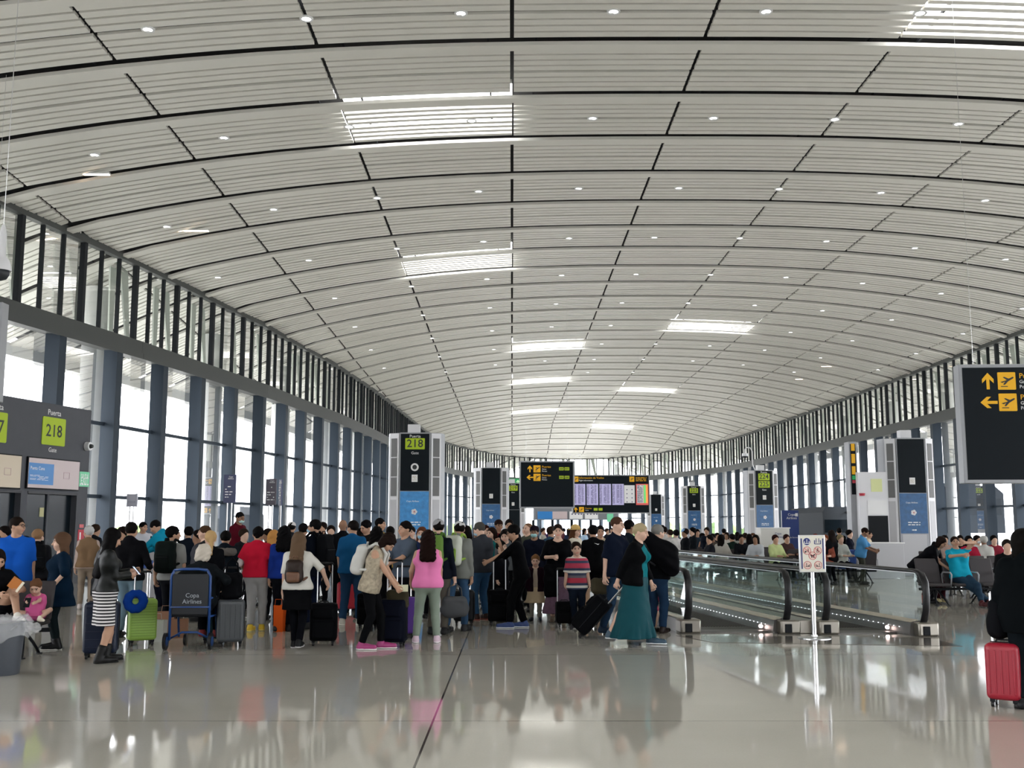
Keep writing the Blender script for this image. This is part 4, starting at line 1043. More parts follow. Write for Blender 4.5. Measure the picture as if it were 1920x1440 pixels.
# far gate at the end of the hall
Yg = 120; a, b = at(1000, 980, Yg), at(1160, 980, Yg); gx = (a.x+b.x)/2
fg = empty('gate_wall', (gx, Yg, 0), 0, 'distant boarding gate with dark portal and row of screens below the signs', 'gate wall'); hw = (b.x-a.x)/2
zt = at(0, 955, Yg).z; zl = at(0, 975, Yg).z
MB().box(-hw, hw, 0, .5, zl, zt+.3).build('header', mat('far_gate_grey', (.16,.17,.19), .5), fg)
m = MB(); [m.box(x_-.14, x_+.14, -.02, .5, 0, zl) for x_ in (-hw, -hw*.55, -hw*.1, hw*.35, hw*.8)]; m.build('portal_frame', M_panel, fg)
m = MB(); m.box(-hw, hw, .2, .25, 0, zl); m.build('glass_panel', glass('far_glass', (.8,.85,.9), .06), fg)
for u0, u1, mt in ((1005,1031,M_scrb),(1031,1057,M_scrp),(1061,1084,M_txt),(1088,1111,M_txt)):
    x0, x1 = at(u0, 0, Yg).x-gx, at(u1, 0, Yg).x-gx
    s_ = MB().box(x0, x1, -.1, 0, at(0, 973, Yg).z, at(0, 959, Yg).z).build('screen', mt, fg)
    if mt is M_txt:
        m = MB(); [m.disc(x0+(x1-x0)*f, at(0, 964, Yg).z, .08, -.11, -.1, 10) for f in (.2,.45,.7,.9)]; m.build('clock_faces', M_listd, s_)
MB().box(hw-1.3, hw-.6, -.05, 0, zl-.2, zl+.7).build('exit_board', MATS['exit_board_green'], fg)
# ================================================================ moving walkways
dW = Vector((ray(702, 974).x, ray(702, 974).y, 0)).normalized(); angW = math.atan2(dW.y, dW.x)-math.pi/2
N1, N2, N3, N4 = [onfloor(u, v) for u, v in ((1291,1188),(1478,1189),(1551,1190),(1737,1194))]
M_skirt = mat('skirt_steel', (.13,.125,.12), .3, metal=.6); M_deck = mat('deck_bronze', (.50,.41,.33), .25, metal=.25); M_belt = mat('belt_rubber', (.035,.031,.028), .5, bump=(200,.3)); M_comb = mat('comb_steel', (.24,.22,.19), .35, metal=.8)
M_led = mat('skirt_led', (.9,.95,1), .5, emit=.25)
LW = 24
def balustrade(par, ox, inner, oy):
    """glass wall of a walkway at local x=ox; inner=+1/-1: side on which the belt lies"""
    gl = MB(); G_ = [(.10,.24),(.02,.40),(-.02,.60),(.0,.76),(.08,.87),(.26,.92)]
    P = [(y, z) for y, z in G_]+[(LW,.92),(LW,.22),(.10,.22)]
    n = len(P); gl.add([(-.006,y,z) for y, z in P]+[(.006,y,z) for y, z in P], [tuple(range(n)), tuple(reversed(range(n,2*n)))])
    gl.build('glass_panel', G_bal, par, loc=(ox,oy,0))
    hp = [(0,.16,.13),(0,.06,.20),(0,-.03,.38),(0,-.06,.60),(0,-.035,.79),(0,.06,.91),(0,.25,.945),(0,LW,.945)]
    hr = MB()
    # flat oval belt: two side by side tubes swept along
    hr.tube(hp, .030, 12); hr.v = [(x*1.9, y, z) for x, y, z in hr.v]; hr.build('handrail', M_rubber, par, True, loc=(ox,oy,0))
    MB().box(-.022, .022, .25, LW, .905, .94).build('rail_profile', M_steel, par, loc=(ox,oy,0))
    s = inner
    sk = MB(); sk.add([(x*s, y, z) for y in (.14, LW) for x, z in ((-.10,0),(-.10,.20),(.02,.22),(.16,.19),(.19,.0))], [(0,1,2,3,4),(9,8,7,6,5)]+[(i,5+i,5+(i+1)%5,(i+1)%5) for i in range(5)])
    sk.build('skirt', M_skirt, par, loc=(ox,oy,0))
    MB().add([(x*s, y, z) for y in (.14, LW) for x, z in ((-.09,.212),(.02,.230),(.165,.198))], [(0,1,4,3),(1,2,5,4)]).build('deck', M_deck, par, loc=(ox,oy,0))
    bx = MB().box(-.12, .20, -.02, .30, 0, .21).build('end_housing', M_comb, par, bevel=.03, loc=(ox,oy,0))
    MB().box(-.055, .055, -.035, .05, .02, .15).build('handrail_inlet', M_black, bx, bevel=.01)
    MB().box(.175*s-.012, .175*s+.012, .3, LW, .0, .02).build('bottom_trim', M_steel, par, loc=(ox,oy,0))
    n_ = 120; l = MB()
    for k in range(n_): y = .45+k*.17; l.cyl((.180*s,y,.11),((.192)*s,y,.11), .006, n=6)
    tag(l.build('skirt_light_dots', M_led, par, loc=(ox,oy,0)), kind='stuff')
def walkway(A, B, label):
    r = empty('moving_walkway', (A.x, A.y, 0), angW, label, 'moving walkway', 'moving walkways')
    loc = Matrix.Rotation(-angW, 4, 'Z') @ (B-A); w_ = loc.x; oy = loc.y
    balustrade(r, 0, 1, 0); balustrade(r, w_, -1, oy)
    MB().box(.19, w_-.19, .35, LW, .0, .012).build('belt', M_belt, r)
    m = MB(); [m.box(.19+.045*k, .19+.045*k+.02, .9, 30, .012, .018) for k in range(int((w_-.40)/.045))]; m.build('belt_ribs', M_belt, r)
    MB().box(.19, w_-.19, .05, .36, .0, .02).build('comb_plate', mat('comb_dark', (.09,.085,.08), .4, metal=.5), r)
    MB().cyl((w_-.22,.28,.07),(w_-.24,.25,.075), .03, n=10).build('warning_lamp', mat('lamp_pink', (1,.75,.7), .5, emit=.8), r)
    return r, oy, w_
wk1, _, _ = walkway(N1, N2, 'left moving walkway of the pair, beside the man with the black backpack')
wk2, oy2, _ = walkway(N3, N4, 'right moving walkway of the pair, with the sign post in front of it')
loc3 = Matrix.Rotation(-angW, 4, 'Z') @ (N3-N2)
m = MB(); m.box(.10, loc3.x-.10, .04, LW, .0, .20)
cd = m.build('centre_deck', M_comb, None, bevel=.01); cd.location = (N2.x, N2.y, 0); cd.rotation_euler = (0,0,angW); tag(cd, 'low steel deck filling the gap between the two moving walkways', 'deck')
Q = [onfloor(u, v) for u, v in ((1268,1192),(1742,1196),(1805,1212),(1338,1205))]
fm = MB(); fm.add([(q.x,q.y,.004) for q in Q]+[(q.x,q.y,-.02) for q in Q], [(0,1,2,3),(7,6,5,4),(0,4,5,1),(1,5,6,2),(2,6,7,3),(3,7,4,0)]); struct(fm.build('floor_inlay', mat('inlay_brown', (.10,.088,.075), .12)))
# pictogram sign on a pole
p = onfloor(1527, 1197); r = empty('walkway_sign', p, .03, 'white pictogram sign with blue edges on a steel pole before the walkways', 'sign')
MB().lathe([(.235,0),(.235,.012),(.05,.03),(.045,.05)], n=32).build('base', M_steel, r, 'a'); MB().cyl((0,0,.03),(0,0,.98), .033, n=16).build('pole', M_steel, r, 'a')
sz0, sz1 = at(0, 1073, p.y).z, at(0, 1003, p.y).z; sw = .193
MB().box(-sw, sw, -.05, -.02, sz0, sz1).build('frame', M_steel, r, bevel=.006); MB().box(-.06, .06, -.02, .01, sz0-.08, sz0+.06).build('bracket', M_black, r)
MB().box(-sw+.018, sw-.018, -.054, -.05, sz0+.012, sz1-.012).build('face', mat('sign_cream', hexc('d8d5c8'), .5), r)
m = MB(); zz0, zz1 = sz0+.05, sz1-.05; m.box(-sw+.026, -sw+.044, -.057, -.054, zz0, zz1).box(sw-.044, sw-.026, -.057, -.054, zz0, zz1).disc(-.078, sz1-.095, .052, -.057, -.054)
m.build('blue_marks', M_navy, r)
def man(mb, x, z, s, y=-.059): mb.disc(x, z+.8*s, .2*s, y-.002, y, 10); mb.box(x-.16*s, x+.16*s, y-.002, y, z-.1*s, z+.55*s); mb.box(x-.14*s, x-.02*s, y-.002, y, z-.8*s, z-.1*s); mb.box(x+.02*s, x+.14*s, y-.002, y, z-.8*s, z-.1*s)
m = MB(); man(m, -.078, sz1-.095, .034); m.box(-.12,-.108,-.061,-.059,sz1-.125,sz1-.09).box(-.05,-.038,-.061,-.059,sz1-.125,sz1-.09).box(-.115,-.04,-.061,-.059,sz1-.127,sz1-.119); m.build('white_figures', M_txt, r)
m = MB(); man(m, .06, sz1-.085, .036, -.056); man(m, .10, sz1-.085, .036, -.056); m.box(.03,.042,-.058,-.054,sz1-.13,sz1-.075).box(.118,.13,-.058,-.054,sz1-.13,sz1-.075).box(.035,.125,-.058,-.054,sz1-.135,sz1-.125); m.build('blue_figures', M_navy, r)
RG = [(-.078, sz1-.225), (.078, sz1-.225), (0, (sz0+sz1)/2-.03), (-.078, sz0+.105), (.078, sz0+.105)]
m = MB(); dd = MB(); k_ = MB(); fl_ = MB()
for i, (x_, z_) in enumerate(RG):
    m.ring(x_, z_, .058, .006, -.058, -.054); fl_.disc(x_, z_, .053, -.0555, -.054)
    if i < 3:
        c = math.cos(R(-40)); s = math.sin(R(-40)); dd.add([(x_+a*c-b*s, -.062+q, z_+a*s+b*c) for q in (0,.002) for a, b in ((-.055,-.003),(.055,-.003),(.055,.003),(-.055,.003))], [(0,1,2,3),(7,6,5,4),(0,4,5,1),(1,5,6,2),(2,6,7,3),(3,7,4,0)])
x_, z_ = RG[0]; man(k_, x_+.015, z_, .032); k_.box(x_-.035,x_-.01,-.061,-.059,z_-.025,z_-.005).disc(x_-.03, z_-.03, .006, -.061, -.059, 8)
x_, z_ = RG[1]; k_.disc(x_, z_+.03, .008, -.061,-.059,10).box(x_-.008,x_+.006,-.061,-.059,z_-.005,z_+.02).box(x_-.008,x_+.025,-.061,-.059,z_-.012,z_-.004).ring(x_-.004, z_-.015, .020, .004, -.061, -.059)
x_, z_ = RG[2]; k_.box(x_-.025,x_+.022,-.061,-.059,z_-.008,z_+.010).box(x_+.014,x_+.036,-.061,-.059,z_+.006,z_+.022).box(x_-.033,x_-.024,-.061,-.059,z_+.002,z_+.018)
for q in (-.022,-.010,.008,.018): k_.box(x_+q,x_+q+.006,-.061,-.059,z_-.030,z_-.006)
for x_, z_ in RG[3:]:
    g = -1 if x_ < 0 else 1
    man(k_, x_+g*.016, z_+.006, .026); k_.box(x_-g*.03-.004,x_-g*.03+.004,-.061,-.059,z_-.02,z_+.012).box(x_-.032,x_+.032,-.061,-.059,z_-.024,z_-.017).disc(x_-g*.012, z_-.008, .008, -.061, -.059, 8)
m.build('red_rings', M_red, r); fl_.build('ring_fields', mat('ring_field', hexc('ddc4b8'), .6), r); dd.build('red_bars', M_red, r); k_.build('dark_figures', M_ink, r)
# ================================================================ seats
M_seat = mat('seat_taupe', (.045,.040,.042), .65, spec=.2); M_seatb = mat('seat_blue', hexc('1e3f7e'), .6)
def seat_row(loc, rz, n, label, arms=True, m=M_seat, pitch=.58, marks=None, back=.52, group=None):
    r = empty('seat_row', loc, rz, label, 'seating', group); W_ = n*pitch
    MB().box(-W_/2, W_/2, -.06, .0, .30, .35).build('beam', M_black, r)
    for i in range(n):
        x = -W_/2+pitch*(i+.5); mm = marks[i] if marks else m
        c = MB().box(x-.25, x+.25, -.34, .12, .385, .445).build('seat', mm, r, bevel=.025)
        b = MB(); Mx = Matrix.Translation((x, .10, .43)) @ Matrix.Rotation(R(-14), 4, 'X'); b.box(-.25, .25, -.03, .03, 0, back, Mx); b.build('backrest', mm, r, bevel=.022)
        MB().bar((x,-.03,.34),(x,.08,.40),.04,.02).build('bracket', M_black, r)
        if marks and mm is M_seatb:
            Mi = Mx @ Matrix.Translation((.0, .032, back*.45))
            w_ = MB(); w_.disc(0, .09, .022, -.001, .003, 10); w_.box(-.012,.012,-.001,.003,0,.07); w_.box(-.012,.05,-.001,.003,-.005,.012); w_.ring(0, -.02, .055, .012, -.001, .003, 18); w_.v = [tuple(Mi @ Vector(p)) for p in w_.v]; w_.build('wheelchair_mark', M_txt, r)
    if arms:
        for i in range(n+1):
            x = -W_/2+pitch*i
            MB().tube([(x,.10,.36),(x,.14,.62),(x,.08,.66),(x,-.22,.66),(x,-.27,.62),(x,-.22,.38)], .016, 8).build('armrest', M_tgr, r, True)
    for x in ([-W_/2+.35, W_/2-.35] if n > 1 else [0]):
        for sx in (-1, 1):
            for sy, yy in ((-1,-.30),(1,.26)):
                MB().tube([(x+sx*.03,-.03,.32),(x+sx*.09,yy*.6,.15),(x+sx*.13,yy,.015)], [.024,.019,.016], 6).build('leg', M_black, r, True)
                MB().lathe([(.045,0),(.04,.015)], c=(x+sx*.13,yy,0), n=12).build('foot', M_black, r)
    return r
b0 = onfloor(-42, 1231); seat_row((b0.x, b0.y, 0), .06, 3, 'dark taupe seat row at the left border, a toddler in pink on its end seat', arms=False, back=.50)
for i, (u, v, rz, n, lab) in enumerate(((1800,1134,.10,3,'seat row under the man in the turquoise shirt stretching his arms'),(1885,1122,.15,3,'seat row behind the turquoise shirted man, near the right border'),(1768,1116,math.pi-.1,2,'seat row turned away, beside the totem, where a child is eating'),(1930,1150,.2,2,'seat row half hidden by the person with the red suitcase'))):
    b0 = onfloor(u, v); seat_row((b0.x, b0.y, 0), rz, n, lab)
pb = at(1567, 1050, 31); seat_row((pb.x, 31, 0), math.pi, 4, 'row of seats seen from behind with two blue wheelchair-marked backs', marks=[M_seat, M_seatb, M_seatb, M_seat])
pb = at(1502, 1050, 32); seat_row((pb.x, 32, 0), math.pi, 3, 'row of brown seats seen from behind, left of the blue ones', arms=False)
# ================================================================ counters, banners
def counter(p, rz, w, d, h, label, c=M_tpan, logo=None, back=None, name='service_counter'):
    r = empty(name, p, rz, label, 'counter'); MB().box(-w/2, w/2, -d/2, d/2, 0, h-.04).build('body', c, r, bevel=.01); MB().box(-w/2-.03, w/2+.03, -d/2-.03, d/2+.03, h-.04, h).build('worktop', M_txt, r, bevel=.01)
    if logo: text(logo[0], logo[1], M_navy, r, (w*.1, -d/2-.004, h-.2)); text(logo[2], logo[1], M_navy, r, (w*.1, -d/2-.004, h-.2-logo[1]*1.1))
    return r
p = at(1450, 1040, 36); r = counter((p.x, 36, 0), 0, .95, .7, 1.55, 'tall pale service cabinet marked Copa Airlines left of the blue banner', c=mat('cabinet_cream', (.55,.54,.50), .5), logo=('Copa', .10, 'Airlines'), name='service_cabinet')
MB().box(-.16,.16,-.37,-.35,.75,1.05).build('notice', M_txt, r)
p = at(1484, 1040, 38); r = empty('banner_stand', (p.x, 38, 0), 0, 'tall blue Copa Airlines banner standing behind the pale cabinet', 'banner')
zt = at(0, 957, 38).z; M_bb = mat('banner_blue', hexc('17306e'), .5, noise=(1.5,.3)); MB().box(-.30,.30,0,.05,.05,zt).build('panel', M_bb, r); MB().box(-.35,.35,-.15,.2,0,.05).build('base', M_steel, r, bevel=.01)
MB().box(-.31,-.30,-.01,.05,.05,zt).build('edge', M_txt, r)
text('Copa', .12, M_txt, r, (.05, -.004, zt-.15)); text('Airlines', .12, M_txt, r, (.05, -.004, zt-.27)); text('Centro de Servicio', .075, M_txt, r, (0, -.004, zt-.95)); MB().box(.18,.27,-.004,0,zt-.21,zt-.10).build('logo_block', M_txt, r)
for u, w0, v0, v1, Y, c, lab, yw in ((428,24,890,943,24,'2b3157','slanted navy airline sign on a pole left of the maroon jacket man',-.2),(506,20,898,947,27,'4a4550','grey brown airline sign on a pole, middle of three by the left windows',-.1),(524,11,899,948,28,'343a5e','narrow navy sign on a pole, farthest of three by the left windows',-.9),(245,22,926,950,26.8,'b9b9c6','small pale notice on a thin pole before the left windows',-.25)):
    p = at(u, 1000, Y); w_ = w0/2000*Y; z0_, z1_ = at(0, v1, Y).z, at(0, v0, Y).z
    r = empty('sign_stand', (p.x, Y, 0), yw, lab, 'sign stand'); MB().lathe([(.2,0),(.2,.015),(.04,.03)], n=24).build('base', M_steel, r, 'a')
    for sx in (-1, 1): MB().cyl((sx*w_*.18,0,.02),(sx*w_*.18,0,z0_), .018, n=8).build('pole', M_steel, r, 'a')
    b = MB().box(-w_/2, w_/2, -.02, .02, z0_, z1_).build('panel', cm(c, .5), r, bevel=.004); tm = M_txt if c != 'b9b9c6' else M_navy
    if c != 'b9b9c6': text('Copa', .045, tm, b, (.03, -.022, z1_-.05)); text('Airlines', .045, tm, b, (.03, -.022, z1_-.09))
    m = MB(); rowbars(m, -w_*.35, w_*.35, z0_+.1, z1_-.18, 6, -.0215, RN, .6, .35); m.build('printed_lines', tm, b)
p = at(300, 1000, 24); r = counter((p.x, 24, 0), -.3, 1.1, .6, 1.12, 'boarding desk by the left windows with a slim screen on it')
MB().box(-.25,-.1,.0,.03,1.12,1.38).build('monitor', M_black, r, bevel=.005)
p = at(1662, 1040, 33); r = counter((p.x, 33.5, 0), 0, 1.2, .7, 1.1, 'gate desk with pale top, behind the man in the blue shirt')
p = at(1647, 900, 34.5); r = empty('gate_wall', (p.x, 35, 0), 0, 'pale gate booth with a dark screen left of the largest totem', 'gate wall')
hw = .48; zt = at(0, 885, 35).z; MB().box(-hw, hw, 0, .3, 0, zt).build('booth_wall', M_twh, r); MB().box(-.22,.42,-.02,0,at(0,1035,35).z,at(0,967,35).z).build('dark_screen', M_black, r)
MB().box(-.08,.28,-.012,0,at(0,922,35).z,at(0,898,35).z).build('yellow_notice', mat('notice_lemon', hexc('cdd29a'), .7), r); MB().box(-.22,.42,-.015,0,at(0,965,35).z,at(0,938,35).z).build('white_board', M_txt, r); MB().lathe([(.08,-.08),(.1,0)], c=(-.4,-.05,at(0,925,35).z), n=14).build('bell', M_red, r, 'a')
p = at(1646, 900, 33); r = empty('column_sign', (p.x, 35.3, 0), 0, 'narrow vertical yellow-lettered sign column against the largest totem', 'sign'); zt = at(0, 822, 34).z
MB().box(-.13,.13,0,.5,0,zt).build('column_body', M_tgr, r, bevel=.01); MB().box(-.09,.09,-.008,0,at(0,925,34).z,zt-.08).build('dark_strip', M_panel, r)
for v0, v1, c in ((826,840,M_yel),(846,864,M_yel),(870,886,M_yel),(888,896,M_green),(897,903,M_red)): MB().box(-.06,.06,-.014,-.008,at(0,v1,34).z,at(0,v0,34).z).build('coloured_mark', c, r)
# two belt barrier posts with a blue head
for i, (u, Y, lab) in enumerate(((283,17.5,'steel barrier post with blue head right of the black hoodie man'),(455,19,'steel barrier post with blue head behind the grey suitcase'),)):
    p = at(u, 1000, Y); r = empty('barrier_post', (p.x, Y, 0), 0, lab, 'barrier post'); MB().lathe([(.17,0),(.17,.02),(.04,.04)], n=24).build('base', M_steel, r, 'a'); MB().cyl((0,0,.03),(0,0,.93), .032, n=14).build('post', M_steel, r, 'a'); MB().box(-.16,.16,-.04,.04,.93,1.06).build('belt_head', M_seatb, r, bevel=.01)
# ================================================================ rubbish bin with liner
p = onfloor(-2, 1264); r = empty('rubbish_bin', p, 0, 'grey bin with a crumpled clear plastic liner at the lower left corner', 'bin')
MB().lathe([(.20,0),(.205,.01),(.24,.50),(.245,.56)], n=36).build('bin_body', mat('bin_grey', (.045,.052,.065), .5), r, 'a')
lin = MB(); n = 44; rows = []
rn = random.Random(5)
for j, (rr, z) in enumerate(((.10,.52),(.20,.60),(.262,.615),(.285,.58),(.292,.53),(.30,.48),(.305,.43),(.30,.39))):
    rows.append([(rr*(1+.10*math.sin(k*.9+j*1.3)+rn.uniform(-.06,.06))*math.cos(2*math.pi*k/n), rr*(1+.10*math.sin(k*.9+j)+rn.uniform(-.05,.05))*math.sin(2*math.pi*k/n), z+rn.uniform(-.02,.03)+.04*math.sin(k*.5)*(j > 4)) for k in range(n)])
lin.add(sum(rows, []), [(j*n+k, j*n+(k+1)%n, (j+1)*n+(k+1)%n, (j+1)*n+k) for j in range(len(rows)-1) for k in range(n)])
def plastic():
    m = bpy.data.materials.new('clear_plastic'); m.use_nodes = True; n_ = m.node_tree; b = n_.nodes['Principled BSDF']; out = n_.nodes['Material Output']; t = n_.nodes.new('ShaderNodeBsdfTransparent'); x = n_.nodes.new('ShaderNodeMixShader'); x.inputs[0].default_value = .24
    b.inputs['Base Color'].default_value = (.75,.76,.78,1); b.inputs['Roughness'].default_value = .12; n_.links.new(t.outputs[0], x.inputs[1]); n_.links.new(b.outputs[0], x.inputs[2]); n_.links.new(x.outputs[0], out.inputs[0]); return m
lo = lin.build('plastic_liner', plastic(), r, True)
blob('liner_tuft', [el((.33,.02,.50), (.10,.08,.05), k=.03), rc((.26,0,.54), (.40,-.03,.47), .03, .02)], .012, lo.data.materials[0], r, fold=.012, fs=60)
# ================================================================ outside
M_jb = mat('jetbridge_grey', (.05,.056,.065), .7, spec=.1)
for k, (u0, u1, v0, v1, Y, lab) in enumerate(((372,440,948,1020,75,'grey passenger bridge seen through the left windows'),(1545,1600,950,1030,75,'dark passenger bridge seen through the right windows'),(1775,1880,905,1050,60,'grey passenger bridge outside behind the right seats'))):
    a, b = at(u0, v1, Y), at(u1, v0, Y); r = empty('passenger_bridge', ((a.x+b.x)/2, Y, -5), 0, lab, 'passenger bridge'); hw = (b.x-a.x)/2; z1 = b.z+5; z0 = z1-2.8
    MB().poly([(-hw,z0),(hw,z0),(hw,z1-.6),(hw*.6,z1),(-hw*.8,z1),(-hw,z1-.4)], 0, 9).build('tunnel', M_jb, r); MB().box(-hw*.2, hw*.2, 3, 5, 0, z0).build('support_leg', M_jb, r); MB().box(-hw*.9, hw*.9, -.03, 0, z0+1.0, z0+1.9).build('window_band', M_doorg, r)
M_leaf = mat('foliage', (.10,.17,.05), .8, noise=(.6,.5))
rn = random.Random(11)
TREES = [(1222,986),(1255,985),(1322,984),(1352,983),(1386,986),(868,987),(908,988),(238,990),(1290,986)]
for i, (u, v) in enumerate(TREES):
    Y = 230+i*7; p = at(u, v, Y); t = empty('tree', (p.x, Y, -5), 0, 'green tree beyond the glass across the airfield', 'tree', 'trees outside across the airfield')
    MB().cyl((0,0,0),(0,0,3), .3, .2, 8).build('trunk', mat('bark', (.08,.06,.04), .9), t); w_ = rn.uniform(4.2,6.5); hh = p.z+5
    blob('crown', [el((rn.uniform(-w_,w_)*.7, rn.uniform(-1,1), rn.uniform(.45,.8)*hh), (w_*.55, w_*.5, hh*.3), k=.8) for _ in range(7)], .45, M_leaf, t, fold=.25, fs=1.6)
# ================================================================ the travellers
def PP(label, u, vt, v=None, Y=None, H=None, **k):
    if v is not None: loc = onfloor(u, v); Y = loc.y
    loc = at(u, 985, Y); loc.z = 0
    if H is None: H = at(u, vt, Y).z-.012
    return person(label, u, H=H, base=loc, **k)
def held(J, side, dx=0, dy=0, dz=0): return W(J, J['hand'+side])+Vector((dx, dy, dz))
def phone(J, side, label):
    p = held(J, side); r = empty('phone', p, J['root'].rotation_euler.z, label, 'phone'); MB().box(-.036,.036,-.004,.004,-.07,.07, Matrix.Rotation(R(-40),4,'X')).build('case', M_black, r, bevel=.003); MB().box(-.031,.031,.0045,.0055,-.062,.062, Matrix.Rotation(R(-40),4,'X')).build('screen', mat('phone_glow', (.5,.6,.8), .3, emit=.1), r)
    return r
FR = dict(style='short')
# ---- left group
J = PP('man in a bright blue polo shirt with glasses looking right, behind the seats', 32, 967, Y=14.6, yaw=15, skin='tan', fat=.028, pose=dict(look=(65,0,0), RA=(-.14,-.17,.56), wide=1.08), top=dict(c='1a5bc0', sleeve=.45, hem=-.03), bottom=dict(c='14161c'), hair=dict(style='short', c='231913'), extras=dict(glasses=1))
backpack(J, 'black backpack on the man in the bright blue polo', '15181a', h=.45, straps=False)
J = PP('person with short brown hair and a white hood, seen behind the blue polo man', 72, 990, Y=17.5, yaw=205, skin='fair', pose=dict(look=(-30,0,0)), top=dict(c='2a2226', sleeve=1, hem=-.04, over=dict(c='26272c', sleeve=1, hood=1, hem=-.03)), bottom=dict(c='15171b'), hair=dict(style='short', c='8a6a4e'), extras=dict(mask='cfe0e6'))
backpack(J, 'dark backpack on the white hooded person beside the dark doors', '14161a')
p = onfloor(-42, 1231)
J = person('toddler in a pink dress cross-legged on the end seat, looking at a phone', 0, H=.86, base=(-5.98+.08, 13.42, .445), yaw=10, skin='fair', res=.011, pose=dict(head=.185, pel=(0,.06,.085), lean=-4, LF=(.13,-.20,.06,40), RF=(-.10,-.24,.06,-20), knL=(1,-.3,.55), knR=(-1,-.4,.5), LA=(.05,-.22,.27), RA=(-.06,-.22,.28), look=(0,28,0)), top=dict(c='d8659c', sleeve=.45, hem=-.02, loose=.014), bottom=dict(kind='shorts', c='c75a90', f=.5), hair=dict(style='bun', c='6b4a34', at=(.03,.05,.10), bs=.7), shoes='d9d2c2')
phone(J, 'R', 'dark phone held by the toddler in pink')
J = person('seated person in black with one bare knee up at the left border, holding an orange paper', 0, H=1.62, base=(-6.40, 13.40, .44), yaw=25, skin='tan', fem=1, pose=dict(pel=(0,.03,.085), lean=8, LF=(.17,-.25,.055,20), RF=(-.10,-.24,-.20,0), knL=(.3,-.5,1), knR=(0,-.3,1), LA=(.17,-.20,.24), RA=(.04,-.24,.22), look=(20,20,0)), top=dict(c='121317', sleeve=.3), bottom=dict(kind='shorts', c='121419', f=.5), hair=dict(style='long', c='231a16', len=.2), shoes='cbc8bf')
q = held(J, 'L', 0, -.03, .06); r = empty('folded_paper', q, .3, 'orange and white folded paper held by the seated person at the left border', 'paper'); MB().box(-.07,.07,-.003,.003,-.04,.10, Matrix.Rotation(R(35),4,'Y')).build('orange_face', mat('paper_orange', hexc('b06a2a'), .7), r); MB().box(.045,.075,-.004,.0035,-.04,.10, Matrix.Rotation(R(35),4,'Y')).build('pale_edge', mat('paper_pale', hexc('e0d8c4'), .7), r)
J = PP('woman in a navy poncho with brown hair, hand on her hip, beside the seats', 118, 997, v=1217, yaw=-62, fem=1, skin='fair', fat=.02, pose=dict(LA=(.15,-.06,.56), elL=(1,.7,.25), look=(0,2,0)), top=dict(c='0d2a42', sleeve=.55, loose=.035, skirt=-.155, flare=.15, hem=-.16), bottom=dict(c='1f2c30'), hair=dict(style='bob', c='5d4535', len=.10, w=.055, th=.02), shoes='101216', curl=(.15,.5), extras=dict(sole='b8b8b4', boot=.06))
J = PP('white haired elder in a pale pink sweater, before the dark gate wall', 167, 985, v=1142, yaw=200, skin='fair', pose=dict(look=(30,0,0)), top=dict(c='c7b3aa', sleeve=1, hem=-.03, over=dict(c='8a6f55', sleeve=0, hem=-.02, name='vest')), bottom=dict(c='9b8b7b'), hair=dict(style='short', c='c4c4c4', th=.016), shoes='c8bdb8')
ST = stripes('skirt_stripes', [(0,(.012,.012,.014)),(.56,(.62,.60,.60))], 'Z', .038)
J = PP('woman with long black hair in a leather jacket and striped pencil skirt, on her phone', 203, 986, v=1242, yaw=128, fem=1, skin='tan', pose=dict(LA=(.02,-.19,.665), RA=(-.03,-.17,.64), look=(0,24,0), LF=(.05,-.05,.045,10), RF=(-.05,.03,.045,-5)), top=dict(c='0a0f0e', rough=.5, sleeve=1, hem=-.0, loose=.016), bottom=dict(kind='skirt', m=ST, hem=.27, w=(.064,.070), waist=.04), hair=dict(style='long', c='0d0b0c', len=.40, w=.045, r=.055), shoes='0c0c0d', extras=dict(boot=.10, sole='0a0a0a'))
phone(J, 'L', 'white backed phone in the hands of the striped skirt woman')
softbag(W(J, (.20,.02,.74)), (.26,.12,.26), '1a1c20', 'dark shoulder bag hanging at the hip of the striped skirt woman', rz=R(128), name='handbag', rad=.05)
J = PP('man in a black hoodie and pale jeans, right of the striped skirt woman', 247, 977, Y=15.9, yaw=178, skin='tan', pose=dict(LF=(.07,0,.045), RF=(-.06,0,.045), LA=(.14,-.12,.60), RA=(-.14,-.10,.6)), top=dict(c='15151a', sleeve=1, hem=-.03, hood=1, loose=.02), bottom=dict(c='748c9c', loose=.02), hair=dict(style='short', c='17120f'))
J = PP('bearded man in a white shirt behind the boarding desk', 268, 977, Y=25.2, yaw=25, skin='tan', pose=dict(look=(35,5,0), RA=(-.1,-.2,.63), LA=(.1,-.2,.63)), top=dict(c='c9ccd4', sleeve=1), bottom=dict(c='1c2030'), hair=dict(style='short', c='14100e'), res=.016)
J = PP('man in a turquoise jacket leaning over the boarding desk', 312, 980, Y=20.5, H=1.76, yaw=-95, skin='tan', pose=dict(lean=14, LA=(.10,-.30,.60), RA=(-.08,-.30,.62), look=(0,18,0)), top=dict(c='1592b2', sleeve=1, hem=-.03, hood=1, loose=.02), bottom=dict(c='1b2032'), hair=dict(style='short', c='17120f'))
J = PP('man in a grey shirt with a dark hiking backpack, behind the blue transport chair', 325, 985, Y=16.6, yaw=172, skin='tan', fat=.015, pose=dict(look=(-50,0,0), LA=(.16,.0,.50)), top=dict(c='8b8c8a', sleeve=.45, hem=-.03), bottom=dict(c='171a20'), hair=dict(style='short', c='0f0d0d', th=.016))
backpack(J, 'dark green-black hiking backpack on the man in the grey shirt', '16211f', '0f1716', h=.52, w=.33, d=.2)
